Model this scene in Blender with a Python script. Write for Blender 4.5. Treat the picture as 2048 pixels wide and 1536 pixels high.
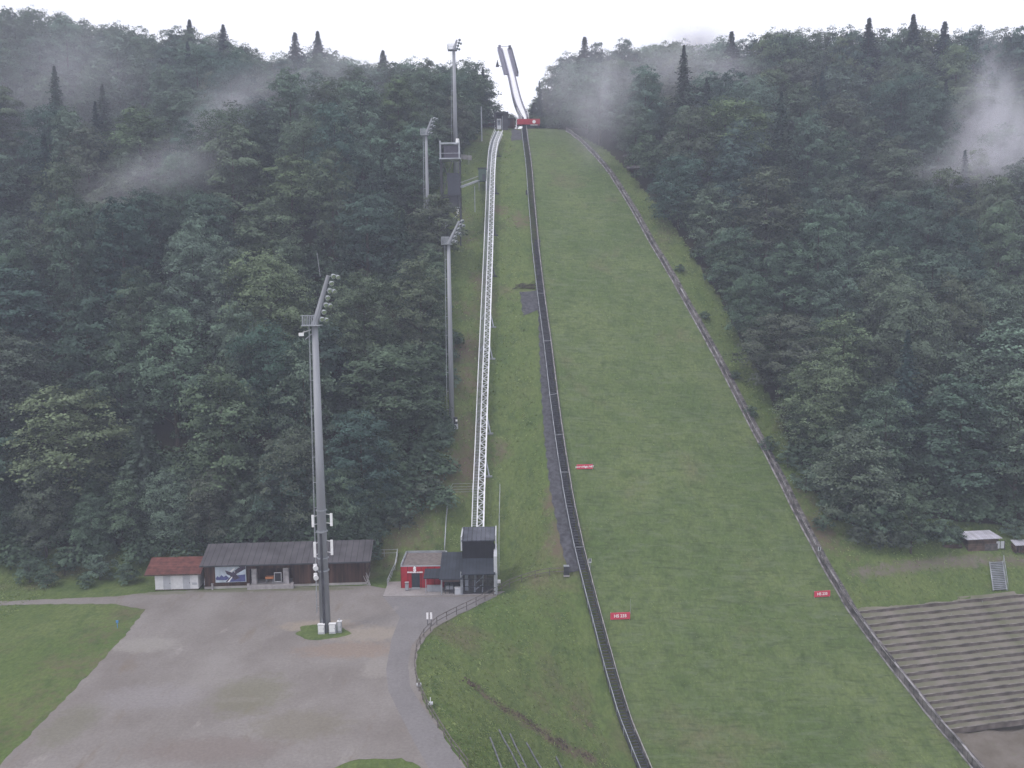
import bpy, math, random
import numpy as np
from mathutils import Vector, Matrix
R = math.radians
random.seed(7); rng = np.random.default_rng(7)
for o in list(bpy.data.objects): bpy.data.objects.remove(o)
S = bpy.context.scene
C = S.collection

# ------------------------------------------------------------------ camera
F = 1773.0; PITCH = R(6.0); ROLL = 0.012; CZ = 44.0
cp, sp, cr, sr = math.cos(PITCH), math.sin(PITCH), math.cos(ROLL), math.sin(ROLL)
FW = Vector((0, cp, -sp)); R0 = Vector((1, 0, 0)); U0 = Vector((0, sp, cp))
RT = R0*cr - U0*sr; UP = U0*cr + R0*sr
CAM = Vector((0, 0, CZ))
cd = bpy.data.cameras.new('camera'); cam = bpy.data.objects.new('camera', cd); C.objects.link(cam)
cd.sensor_width = 36; cd.lens = 18*F/1024.0; cd.clip_start = 0.5; cd.clip_end = 3000
m = Matrix((RT, UP, -FW)).transposed().to_4x4(); m.translation = CAM
cam.matrix_world = m
S.camera = cam

# ------------------------------------------------------------------ world, sun, exposure
W = bpy.data.worlds.new('World'); S.world = W; W.use_nodes = True
nt = W.node_tree; nt.nodes.clear()
wo = nt.nodes.new('ShaderNodeOutputWorld'); bg = nt.nodes.new('ShaderNodeBackground')
sky = nt.nodes.new('ShaderNodeTexSky'); sky.sky_type = 'NISHITA'; sky.sun_disc = False
SUN_EL, SUN_AZ = R(58), R(238)
sky.sun_elevation = SUN_EL; sky.sun_rotation = SUN_AZ
sky.air_density = 1.0; sky.dust_density = 3.0; sky.ozone_density = 1.0
mx = nt.nodes.new('ShaderNodeMix'); mx.data_type = 'RGBA'
mx.inputs[0].default_value = 0.80
mx.inputs[7].default_value = (9.6, 9.55, 10.1, 1)          # even bright cloud cover
nt.links.new(sky.outputs[0], mx.inputs[6]); nt.links.new(mx.outputs[2], bg.inputs[0])
bg.inputs[1].default_value = 0.13
nt.links.new(bg.outputs[0], wo.inputs[0])
sd = bpy.data.lights.new('sun', 'SUN'); sd.energy = 1.3; sd.angle = R(14); sd.color = (1, 0.97, 0.93)
sun = bpy.data.objects.new('sun', sd); C.objects.link(sun)
sdir = Vector((math.sin(SUN_AZ)*math.cos(SUN_EL), math.cos(SUN_AZ)*math.cos(SUN_EL), math.sin(SUN_EL)))
sun.rotation_euler = sdir.to_track_quat('Z', 'Y').to_euler()
S.view_settings.view_transform = 'Standard'; S.view_settings.look = 'None'
S.view_settings.exposure = 0.22; S.view_settings.gamma = 1.0
cy = S.cycles
cy.max_bounces = 6; cy.diffuse_bounces = 3; cy.glossy_bounces = 2; cy.transmission_bounces = 3
cy.transparent_max_bounces = 8; cy.volume_bounces = 1; cy.use_denoising = True
cy.volume_step_rate = 1.0; cy.volume_max_steps = 64
cy.sample_clamp_indirect = 4
cy.use_adaptive_sampling = True; cy.adaptive_threshold = 0.015

# ------------------------------------------------------------------ pixel helpers (photo is 2048 x 1536)
def ray(px, py): return FW + RT*((px-1024)/F) + UP*((768-py)/F)
def at(px, py, z=0.0):
    d = ray(px, py); k = (z-CZ)/d.z; return CAM + d*k
def atY(px, py, Y):
    d = ray(px, py); return CAM + d*(Y/d.y)
def proj(p):
    v = Vector(p)-CAM; k = v.dot(FW)
    return 1024+F*v.dot(RT)/k, 768-F*v.dot(UP)/k, k

# ------------------------------------------------------------------ terrain
TS = [0, 60, 75, 90, 105, 127, 200, 225, 245, 265, 300, 340, 600]
TH = [-21.5, -21.5, -20.5, -18.0, -13.6, 0.0, 56, 73.8, 85.1, 92, 97, 98, 96]
_s = np.arange(0, 600, 0.5); _h = np.interp(_s, TS, TH)
_k = np.exp(-0.5*(np.arange(-24, 25)/9.0)**2); _k /= _k.sum()
_h = np.convolve(np.pad(_h, 24, mode='edge'), _k, mode='valid')
def hp(s): return np.interp(s, _s, _h)
UX, UY = -0.148, 0.989
def smooth(t):
    t = np.clip(t, 0, 1); return t*t*(3-2*t)
def sval(X, Y):
    return UX*np.maximum(X, -15) + UY*Y
def hill_hit(px, py):
    """ray against the extruded hill profile"""
    d = ray(px, py); Y = np.arange(70, 320, 0.25)
    X = d.x/d.y*Y; Z = CZ + d.z/d.y*Y
    g = Z - hp(UX*X + UY*Y)
    i = np.where((g[:-1] > 0) & (g[1:] <= 0))[0]
    i = i[0] if len(i) else int(np.argmin(np.abs(g)))
    t = g[i]/(g[i]-g[i+1]+1e-9) if i+1 < len(g) else 0
    y = Y[i] + 0.25*float(np.clip(t, 0, 1)); return d.x/d.y*y, y
HL = [(1052,255),(1057,290),(1063,330),(1069,400),(1078,500),(1090,600),(1104,700),(1116,800),(1130,900),(1146,1000),(1167,1100),(1187,1180),(1205,1250),(1238,1370),(1266,1460),(1297,1536),(1330,1620)]
HR = [(1117,254),(1150,275),(1186,310),(1220,350),(1261,415),(1300,485),(1345,562),(1395,650),(1442,737),(1492,835),(1545,938),(1600,1045),(1650,1140),(1700,1225),(1762,1310),(1830,1395),(1900,1485),(1945,1536),(2020,1620)]
def st(X, Y): return UX*X + UY*Y, UY*X - UX*Y
def xy(s, t): return UX*s + UY*t, UY*s - UX*t
_l = sorted(st(*hill_hit(*p)) for p in HL); _r = sorted(st(*hill_hit(*p)) for p in HR)
def tl(s): return np.interp(s, [a for a, b in _l], [b for a, b in _l])
def tr(s): return np.interp(s, [a for a, b in _r], [b for a, b in _r])
FENCE = [(1128,1150),(1090,1152),(1050,1161),(1020,1173),(990,1190),(945,1214),(905,1233),(872,1251),(848,1275),(834,1300),(829,1335),(834,1372),(852,1415),(872,1450),(902,1497),(936,1542)]
_f = sorted(((lambda p: (p.y, p.x))(at(px, py))) for px, py in FENCE[4:]); _f = [(20, _f[0][1]+8)] + _f + [(135, 8)]
def Xe(Y): return np.interp(Y, [a for a, b in _f], [b for a, b in _f])
_hx = sorted((UY*s - UX*t, UX*s + UY*t) for s, t in _l)
def Xh(Y): return np.interp(Y, [a for a, b in _hx], [b for a, b in _hx])
SA = st(*hill_hit(1702, 1226))[0]; SB = st(*hill_hit(1882, 1462))[0]; NT = 18; DS = (SA-SB)/(NT-1)
def terrain(X, Y):
    X = np.asarray(X, float); Y = np.asarray(Y, float)
    s = sval(X, Y)
    w = 1-smooth((X+2)/9.0)                         # toe of the slope is cut back behind the buildings
    s2 = np.where(s < 136, np.minimum(s, 127), np.where(s < 165, 127+(s-136)*38/29., s))
    h = hp(s)*(1-w) + (hp(s2)-hp(127.)*(1-smooth((s-136)/20.)))*w
    h = np.where((w > .98) & (s < 136), 0, h)
    cut = smooth((s-240)/100.)
    h = h + cut*(30*smooth((-58-X)/110.) + 10*smooth((X-12)/40.) + 8*smooth((X-60)/120.))
    e, x1 = Xe(Y), Xh(Y)
    t = np.clip((X-e)/np.maximum(x1-e, 3), 0, 1)
    t = np.clip(0.15*t + 0.85*smooth(t), 0, 1)
    hb = hp(UX*X+UY*Y)
    low = np.where(X <= e, 0.0, hb*t)
    z = np.where(hb < 0, low, np.maximum(h, 0))
    n = 0.12*np.sin(X*0.9+1.3*np.sin(Y*0.31))*np.cos(Y*0.7+np.sin(X*0.4)) + 0.25*np.sin(X*.21+Y*.13)*np.sin(Y*.19-X*.11)
    z = z + n*smooth(np.abs(z)/3.0)
    s_, t_ = UX*X+UY*Y, UY*X-UX*Y
    inT = smooth((t_-tr(s_)-.2)/.8)*smooth((SA+DS-.3-s_)/.7)*smooth((s_-SB+.8)/.8)
    return z - 1.15*inT
def tz(x, y): return float(terrain(np.array([x]), np.array([y]))[0])
def hit(px, py, off=0.0):
    d = ray(px, py); Y = np.arange(60, 420, 0.2)
    X = d.x/d.y*Y; Z = CZ + d.z/d.y*Y
    g = Z - terrain(X, Y) - off
    i = np.where((g[:-1] > 0) & (g[1:] <= 0))[0]
    if len(i): i = i[0]
    else: i = int(np.argmin(np.abs(g[:-1])))
    t = float(np.clip(g[i]/(g[i]-g[i+1]+1e-9), 0, 1)); y = Y[i]+0.2*t
    return Vector((d.x/d.y*y, y, CZ+d.z/d.y*y))

# ------------------------------------------------------------------ materials
MT = {}
def mat(name, col, rough=0.8, var=0.15, scale=2.0, metal=0.0, bump=0.0, stripe=None, col2=None, detail=6, stretch=None, spec=0.3):
    if name in MT: return MT[name]
    m = bpy.data.materials.new(name); m.use_nodes = True; n = m.node_tree; b = n.nodes['Principled BSDF']
    b.inputs['Roughness'].default_value = rough; b.inputs['Metallic'].default_value = metal
    b.inputs['Specular IOR Level'].default_value = spec
    tc = n.nodes.new('ShaderNodeTexCoord'); src = tc.outputs['Object']
    if stretch:
        mp = n.nodes.new('ShaderNodeMapping'); mp.inputs['Scale'].default_value = stretch
        n.links.new(src, mp.inputs[0]); src = mp.outputs[0]
    no = n.nodes.new('ShaderNodeTexNoise'); no.inputs['Scale'].default_value = scale; no.inputs['Detail'].default_value = detail
    n.links.new(src, no.inputs['Vector'])
    rp = n.nodes.new('ShaderNodeValToRGB')
    c2 = col2 or tuple(max(0, c*(1-var*2)) for c in col); c1 = tuple(min(1, c*(1+var)) for c in col)
    rp.color_ramp.elements[0].position = 0.32; rp.color_ramp.elements[1].position = 0.68
    rp.color_ramp.elements[0].color = (*c2, 1); rp.color_ramp.elements[1].color = (*c1, 1)
    n.links.new(no.outputs['Fac'], rp.inputs[0]); out = rp.outputs[0]
    if stripe:                                       # (axis, repeats per metre, depth): boards, corrugation
        ax, fr, dp = stripe
        sx = n.nodes.new('ShaderNodeSeparateXYZ'); n.links.new(tc.outputs['Object'], sx.inputs[0])
        mu = n.nodes.new('ShaderNodeMath'); mu.operation = 'MULTIPLY'; mu.inputs[1].default_value = fr
        n.links.new(sx.outputs[ax], mu.inputs[0])
        fl = n.nodes.new('ShaderNodeMath'); fl.operation = 'FLOOR'; n.links.new(mu.outputs[0], fl.inputs[0])
        wn = n.nodes.new('ShaderNodeTexWhiteNoise'); wn.noise_dimensions = '1D'; n.links.new(fl.outputs[0], wn.inputs['W'])
        fc = n.nodes.new('ShaderNodeMath'); fc.operation = 'FRACT'; n.links.new(mu.outputs[0], fc.inputs[0])
        gt = n.nodes.new('ShaderNodeMath'); gt.operation = 'GREATER_THAN'; gt.inputs[1].default_value = 0.12; n.links.new(fc.outputs[0], gt.inputs[0])
        ma = n.nodes.new('ShaderNodeMath'); ma.operation = 'MULTIPLY_ADD'; ma.inputs[1].default_value = dp; ma.inputs[2].default_value = 1-dp
        n.links.new(wn.outputs[0], ma.inputs[0])
        m2 = n.nodes.new('ShaderNodeMath'); m2.operation = 'MULTIPLY'; 
        g2 = n.nodes.new('ShaderNodeMath'); g2.operation = 'MULTIPLY_ADD'; g2.inputs[1].default_value = 0.5; g2.inputs[2].default_value = 0.5
        n.links.new(gt.outputs[0], g2.inputs[0]); n.links.new(g2.outputs[0], m2.inputs[0]); n.links.new(ma.outputs[0], m2.inputs[1])
        vm = n.nodes.new('ShaderNodeVectorMath'); vm.operation = 'SCALE'
        n.links.new(out, vm.inputs[0]); n.links.new(m2.outputs[0], vm.inputs['Scale']); out = vm.outputs[0]
    n.links.new(out, b.inputs['Base Color'])
    if bump:
        bp = n.nodes.new('ShaderNodeBump'); bp.inputs['Strength'].default_value = bump; bp.inputs['Distance'].default_value = 0.1
        n2 = n.nodes.new('ShaderNodeTexNoise'); n2.inputs['Scale'].default_value = scale*4; n2.inputs['Detail'].default_value = 5
        n.links.new(src, n2.inputs['Vector']); n.links.new(n2.outputs['Fac'], bp.inputs['Height']); n.links.new(bp.outputs[0], b.inputs['Normal'])
    MT[name] = m; return m

STEEL = mat('galvanised_steel', (0.36, 0.38, 0.42), 0.45, 0.15, 0.8, 0.3)
MASTM = mat('mast_grey', (0.27, 0.28, 0.31), 0.6, 0.12, 0.5, 0.1, stretch=(1, 1, .15))
RAILM = mat('bright_aluminium', (0.72, 0.73, 0.77), 0.35, 0.08, 1.0, 0.2)
DKST = mat('dark_steel', (0.05, 0.052, 0.062), 0.6, 0.2, 1.0)
DKGR = mat('dark_grating', (0.06, 0.063, 0.073), 0.8, 0.3, 3.0)
CONC = mat('concrete', (0.36, 0.34, 0.34), 0.9, 0.15, 0.7, bump=.2)
WHITE = mat('white_paint', (0.74, 0.74, 0.76), 0.6, 0.05, 2.0)
DOORG = mat('pale_grey_door', (0.48, 0.49, 0.53), 0.6, 0.05, 2.0)
REDP = mat('red_panel', (0.36, 0.018, 0.03), 0.55, 0.12, 0.8, stripe=(0, 1.0, .12))
REDT = mat('red_table', (0.42, 0.03, 0.05), 0.6, 0.1, 0.8)
TILE = mat('red_roof_tiles', (0.15, 0.055, 0.047), 0.85, 0.2, 1.5, stripe=(1, 3.0, .25))
GROOF = mat('grey_corrugated_roof', (0.088, 0.082, 0.092), 0.8, 0.15, 0.5, stripe=(0, 1.1, .12))
BWOOD = mat('brown_board_wood', (0.085, 0.045, 0.034), 0.85, 0.3, 1.2, stripe=(0, 5.0, .45), stretch=(1, 1, .2))
BWOOD2 = mat('weathered_board_wood', (0.125, 0.085, 0.068), 0.9, 0.3, 1.0, stripe=(2, 3.0, .3))
SLATE = mat('dark_roof_sheet', (0.03, 0.037, 0.052), 0.6, 0.15, 0.8, stripe=(0, 2.0, .15))
LOUV = mat('black_louvre', (0.012, 0.012, 0.02), 0.6, 0.2, 1.0, stripe=(0, 4.0, .4))
GRAVR = mat('gravel_roof', (0.17, 0.145, 0.14), 0.95, 0.15, 2.0)
GREYW = mat('silver_wood', (0.17, 0.155, 0.16), 0.9, 0.35, 1.2, stripe=(1, 1.2, .25), stretch=(1, .3, 1))
GREYW2 = mat('silver_wood_top', (0.36, 0.34, 0.35), 0.9, 0.2, 1.5)
MATB = mat('dark_rubber_mat', (0.07, 0.07, 0.082), 0.9, 0.25, 1.5, bump=.3)
TREAD = mat('terrace_gravel', (0.175, 0.155, 0.142), 0.95, 0.15, 0.3, bump=.3, col2=(0.115, 0.12, 0.072))
TIMB = mat('terrace_timber', (0.15, 0.13, 0.122), 0.9, 0.35, 0.5, col2=(0.065, 0.05, 0.045))
GREENP = mat('green_paint', (0.07, 0.11, 0.09), 0.7, 0.1, 1.0)
TINW = mat('pale_tin_roof', (0.55, 0.54, 0.62), 0.5, 0.1, 1.0, stripe=(0, 3.0, .2))
LENS = mat('lamp_glass', (0.75, 0.77, 0.82), 0.12, 0.03, 2.0, 0.95)
BARK = mat('bark', (0.075, 0.06, 0.05), 0.95, 0.3, 2.0, stretch=(1, 1, .2))
INRUN = mat('inrun_track', (0.8, 0.8, 0.84), 0.4, 0.03, 1.0)
LILAC = mat('wind_screen_panel', (0.16, 0.155, 0.21), 0.6, 0.1, 0.7)
ORNG = mat('orange_plastic', (0.5, 0.2, 0.09), 0.6, 0.05, 2)
BLUEB = mat('banner_blue', (0.09, 0.1, 0.25), 0.5, 0.1, 2)
SKYB = mat('banner_sky', (0.5, 0.57, 0.65), 0.5, 0.15, 1)
DARKB = mat('banner_dark', (0.07, 0.055, 0.09), 0.5, 0.2, 3)
SIGNR = mat('sign_red', (0.6, 0.06, 0.11), 0.5, 0.05, 2)
WHT = mat('sign_white', (0.85, 0.83, 0.86), 0.5, 0.01, 2)
STONE = mat('stone', (0.095, 0.075, 0.058), 0.95, 0.3, 1.5, bump=.4)
def glass():
    m = bpy.data.materials.new('window_glass'); m.use_nodes = True; n = m.node_tree; n.nodes.clear()
    o = n.nodes.new('ShaderNodeOutputMaterial'); a = n.nodes.new('ShaderNodeBsdfTransparent'); a.inputs[0].default_value = (.9, .92, .95, 1)
    g = n.nodes.new('ShaderNodeBsdfGlossy'); g.inputs['Roughness'].default_value = .05; fr = n.nodes.new('ShaderNodeFresnel'); x = n.nodes.new('ShaderNodeMixShader')
    n.links.new(fr.outputs[0], x.inputs[0]); n.links.new(a.outputs[0], x.inputs[1]); n.links.new(g.outputs[0], x.inputs[2]); n.links.new(x.outputs[0], o.inputs[0]); return m
GLASS = glass()
def leafmat(name, base, trans=0.25):
    m = bpy.data.materials.new(name); m.use_nodes = True; n = m.node_tree; n.nodes.clear()
    o = n.nodes.new('ShaderNodeOutputMaterial'); d = n.nodes.new('ShaderNodeBsdfDiffuse'); t = n.nodes.new('ShaderNodeBsdfTranslucent')
    x = n.nodes.new('ShaderNodeMixShader'); x.inputs[0].default_value = trans
    oi = n.nodes.new('ShaderNodeObjectInfo'); tc = n.nodes.new('ShaderNodeTexCoord')
    no = n.nodes.new('ShaderNodeTexNoise'); no.inputs['Scale'].default_value = 0.55; no.inputs['Detail'].default_value = 4
    n.links.new(tc.outputs['Object'], no.inputs['Vector'])
    mr = n.nodes.new('ShaderNodeMapRange'); mr.inputs[1].default_value = .3; mr.inputs[2].default_value = .7; mr.inputs[3].default_value = .5; mr.inputs[4].default_value = 1.55
    n.links.new(no.outputs['Fac'], mr.inputs[0])
    mu = n.nodes.new('ShaderNodeVectorMath'); mu.operation = 'MULTIPLY'; mu.inputs[1].default_value = base
    n.links.new(oi.outputs['Color'], mu.inputs[0])
    sc = n.nodes.new('ShaderNodeVectorMath'); sc.operation = 'SCALE'; n.links.new(mu.outputs[0], sc.inputs[0]); n.links.new(mr.outputs[0], sc.inputs['Scale'])
    n.links.new(sc.outputs[0], d.inputs[0]); n.links.new(sc.outputs[0], t.inputs[0])
    n.links.new(d.outputs[0], x.inputs[1]); n.links.new(t.outputs[0], x.inputs[2]); n.links.new(x.outputs[0], o.inputs[0]); return m
LEAF = leafmat('broadleaf_foliage', (0.105, 0.140, 0.100), .18); NEEDLE = leafmat('spruce_foliage', (0.068, 0.090, 0.070), .1)

# ------------------------------------------------------------------ object helpers
def tag(o, label=None, cat=None, group=None, kind=None):
    if label: o['label'] = label
    if cat: o['category'] = cat
    if group: o['group'] = group
    if kind: o['kind'] = kind
    return o
def empty(name, loc=(0, 0, 0), rz=0, label=None, cat=None, group=None):
    o = bpy.data.objects.new(name, None); C.objects.link(o); o.location = loc; o.rotation_euler = (0, 0, rz)
    return tag(o, label, cat, group)
class MB:
    def __init__(s): s.v = []; s.f = []
    def poly(s, pts, faces):
        b = len(s.v); s.v += [tuple(p) for p in pts]; s.f += [tuple(b+i for i in f) for f in faces]; return s
    def box(s, x0, x1, y0, y1, z0, z1):
        return s.poly([(x0,y0,z0),(x1,y0,z0),(x1,y1,z0),(x0,y1,z0),(x0,y0,z1),(x1,y0,z1),(x1,y1,z1),(x0,y1,z1)],
                      [(0,3,2,1),(4,5,6,7),(0,1,5,4),(1,2,6,5),(2,3,7,6),(3,0,4,7)])
    def beam(s, p, q, w, h=None, up=(0, 0, 1)):
        p = Vector(p); q = Vector(q); h = h or w; d = (q-p)
        if d.length < 1e-6: return s
        d.normalize(); u = Vector(up)
        if abs(d.dot(u)) > .98: u = Vector((0, 1, 0))
        a = d.cross(u).normalized()*w/2; b = a.cross(d).normalized()*h/2
        return s.poly([p-a-b,p+a-b,p+a+b,p-a+b,q-a-b,q+a-b,q+a+b,q-a+b],[(0,1,2,3),(7,6,5,4),(0,4,5,1),(1,5,6,2),(2,6,7,3),(3,7,4,0)])
    def cyl(s, p, q, r1, r2=None, n=10):
        p = Vector(p); q = Vector(q); r2 = r1 if r2 is None else r2; d = (q-p).normalized()
        a = d.orthogonal().normalized(); b = d.cross(a); k = len(s.v)
        for c, r in ((p, r1), (q, r2)):
            for i in range(n):
                t = 2*math.pi*i/n; s.v.append(tuple(c+a*math.cos(t)*r+b*math.sin(t)*r))
        for i in range(n): s.f.append((k+i, k+(i+1)%n, k+n+(i+1)%n, k+n+i))
        s.f.append(tuple(k+i for i in reversed(range(n)))); s.f.append(tuple(k+n+i for i in range(n))); return s
    def strip(s, rows):
        b = len(s.v); n = len(rows[0])
        for r in rows: s.v += [tuple(p) for p in r]
        for i in range(len(rows)-1):
            for j in range(n-1): a = b+i*n+j; s.f.append((a, a+1, a+n+1, a+n))
        return s
    def build(s, name, material, parent=None, origin=None, smooth=False):
        o3 = Vector(origin) if origin is not None else Vector((0, 0, 0))
        me = bpy.data.meshes.new(name); me.from_pydata([tuple(Vector(v)-o3) for v in s.v], [], s.f); me.update()
        me.materials.append(material); o = bpy.data.objects.new(name, me); C.objects.link(o)
        if parent: o.parent = parent
        elif origin is not None: o.location = o3
        if smooth:
            for p in me.polygons: p.use_smooth = True
        return o
def npmesh(name, V, Q, material, parent=None):
    me = bpy.data.meshes.new(name); k = Q.shape[1]
    me.vertices.add(len(V)); me.vertices.foreach_set('co', V.astype(np.float32).ravel())
    me.loops.add(Q.size); me.loops.foreach_set('vertex_index', Q.astype(np.int32).ravel())
    me.polygons.add(len(Q)); me.polygons.foreach_set('loop_start', np.arange(0, Q.size, k, dtype=np.int32))
    me.update(calc_edges=True); me.materials.append(material)
    o = bpy.data.objects.new(name, me); C.objects.link(o)
    if parent: o.parent = parent
    return o
def text(name, body, size, material, loc, rot, parent=None, ext=0.01, align='CENTER', bold=0.0):
    c = bpy.data.curves.new(name, 'FONT'); c.body = body; c.size = size; c.extrude = ext; c.align_x = align; c.align_y = 'CENTER'; c.offset = bold
    c.materials.append(material); o = bpy.data.objects.new(name, c); C.objects.link(o); o.location = loc; o.rotation_euler = rot
    dg = bpy.context.evaluated_depsgraph_get(); me = bpy.data.meshes.new_from_object(o.evaluated_get(dg)); bpy.data.objects.remove(o)
    o = bpy.data.objects.new(name, me); C.objects.link(o); o.location = loc; o.rotation_euler = rot
    if parent: o.parent = parent
    return o

# ------------------------------------------------------------------ ground
def rgbnode(n, a, b, fac):
    x = n.nodes.new('ShaderNodeMix'); x.data_type = 'RGBA'; n.links.new(fac, x.inputs[0])
    for s_, i in ((a, 6), (b, 7)):
        if isinstance(s_, tuple): x.inputs[i].default_value = (*s_, 1)
        else: n.links.new(s_, x.inputs[i])
    return x.outputs[2]
def noise(n, src, scale, lo, hi, detail=6, stretch=None):
    if stretch:
        mp = n.nodes.new('ShaderNodeMapping'); mp.inputs['Scale'].default_value = stretch; n.links.new(src, mp.inputs[0]); src = mp.outputs[0]
    no = n.nodes.new('ShaderNodeTexNoise'); no.inputs['Scale'].default_value = scale; no.inputs['Detail'].default_value = detail
    no.inputs['Roughness'].default_value = .65
    n.links.new(src, no.inputs['Vector']); mr = n.nodes.new('ShaderNodeMapRange'); mr.inputs[1].default_value = lo; mr.inputs[2].default_value = hi
    n.links.new(no.outputs['Fac'], mr.inputs[0]); return mr.outputs[0]
def groundmat(name, g1, g2, g3, dirt, floor=None, attr=False, bump=.5, rows=False):
    m = bpy.data.materials.new(name); m.use_nodes = True; n = m.node_tree; b = n.nodes['Principled BSDF']
    b.inputs['Roughness'].default_value = .95; b.inputs['Specular IOR Level'].default_value = .1
    tc = n.nodes.new('ShaderNodeTexCoord').outputs['Object']
    c = rgbnode(n, g1, g2, noise(n, tc, .07, .38, .62, 9))
    c = rgbnode(n, c, g3, noise(n, tc, .5, .48, .7, 8, (1, .5, 1)))
    c = rgbnode(n, c, dirt, noise(n, tc, .06, .55, .74, 10))
    fine = noise(n, tc, 2.2, .3, .7, 8, (1, .6, .6))
    c2 = n.nodes.new('ShaderNodeVectorMath'); c2.operation = 'SCALE'; n.links.new(c, c2.inputs[0])
    mr = n.nodes.new('ShaderNodeMapRange'); mr.inputs[3].default_value = .74; mr.inputs[4].default_value = 1.25; n.links.new(fine, mr.inputs[0]); n.links.new(mr.outputs[0], c2.inputs['Scale'])
    c = c2.outputs[0]
    if rows:
        c = rgbnode(n, c, (.122, .150, .09), noise(n, tc, .4, .50, .78, 12, (.6, 2.5, 2.5)))
        c = rgbnode(n, c, (.045, .062, .026), noise(n, tc, .9, .52, .75, 10, (.4, 2.5, 2.5)))
    if attr:
        at_ = n.nodes.new('ShaderNodeVertexColor'); at_.layer_name = 'zone'; sx = n.nodes.new('ShaderNodeSeparateColor'); n.links.new(at_.outputs[0], sx.inputs[0])
        def edge(sock):
            a = n.nodes.new('ShaderNodeMath'); a.operation = 'ADD'; n.links.new(sock, a.inputs[0]); n.links.new(noise(n, tc, .8, 0, 1, 6), a.inputs[1])
            r = n.nodes.new('ShaderNodeMapRange'); r.inputs[1].default_value = .8; r.inputs[2].default_value = 1.15; n.links.new(a.outputs[0], r.inputs[0]); return r.outputs[0]
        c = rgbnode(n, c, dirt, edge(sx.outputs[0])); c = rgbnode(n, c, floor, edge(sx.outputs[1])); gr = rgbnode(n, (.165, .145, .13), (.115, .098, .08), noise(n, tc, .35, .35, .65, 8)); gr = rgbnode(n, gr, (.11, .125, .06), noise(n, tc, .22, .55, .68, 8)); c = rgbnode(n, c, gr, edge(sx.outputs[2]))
    n.links.new(c, b.inputs['Base Color'])
    bp = n.nodes.new('ShaderNodeBump'); bp.inputs['Strength'].default_value = bump; bp.inputs['Distance'].default_value = .25
    n.links.new(noise(n, tc, 3.0, 0, 1, 8), bp.inputs['Height']); n.links.new(bp.outputs[0], b.inputs['Normal']); return m
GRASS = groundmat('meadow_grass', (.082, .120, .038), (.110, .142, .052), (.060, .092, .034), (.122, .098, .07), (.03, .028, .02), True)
SLOPE = groundmat('slope_grass', (.078, .114, .041), (.112, .145, .058), (.062, .092, .034), (.128, .114, .075), rows=True)

EDGE_L = [(978,214),(966,236),(948,285),(925,318),(880,330),(874,400),(880,480),(884,620),(882,780),(878,890),(850,965),(800,1040),(745,1078),(700,1088)]
EDGE_R = [(1096,236),(1150,250),(1215,300),(1275,370),(1345,470),(1420,590),(1480,715),(1535,830),(1570,905),(1615,990),(1680,1070),(1760,1092)]
def edgepts(e, far):
    p = sorted(((lambda v: (v.y, v.x))(hit(a, b))) for a, b in e); return p
_el = edgepts(EDGE_L, 0); _er = edgepts(EDGE_R, 0)
def XL(Y): return np.interp(Y, [a for a, b in _el], [b for a, b in _el])
def XR(Y): return np.interp(Y, [a for a, b in _er], [b for a, b in _er])+2.2*smooth((250-Y)/40.)
_yr0 = _er[0][0]
def forest_mask(X, Y):
    X = np.asarray(X, float); Y = np.asarray(Y, float); s = sval(X, Y)
    left = (X < np.where(Y > 285, np.minimum(XL(Y), -9), XL(Y))) & (s > 140) & (Y > _el[0][0]-6)
    left |= (X < -42) & (s > 140)
    right = (X > np.where(Y > 285, np.maximum(XR(Y), 13), XR(Y))) & (Y > _yr0-1 + 6*smooth((X-50)/12.))
    return left | right
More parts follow.
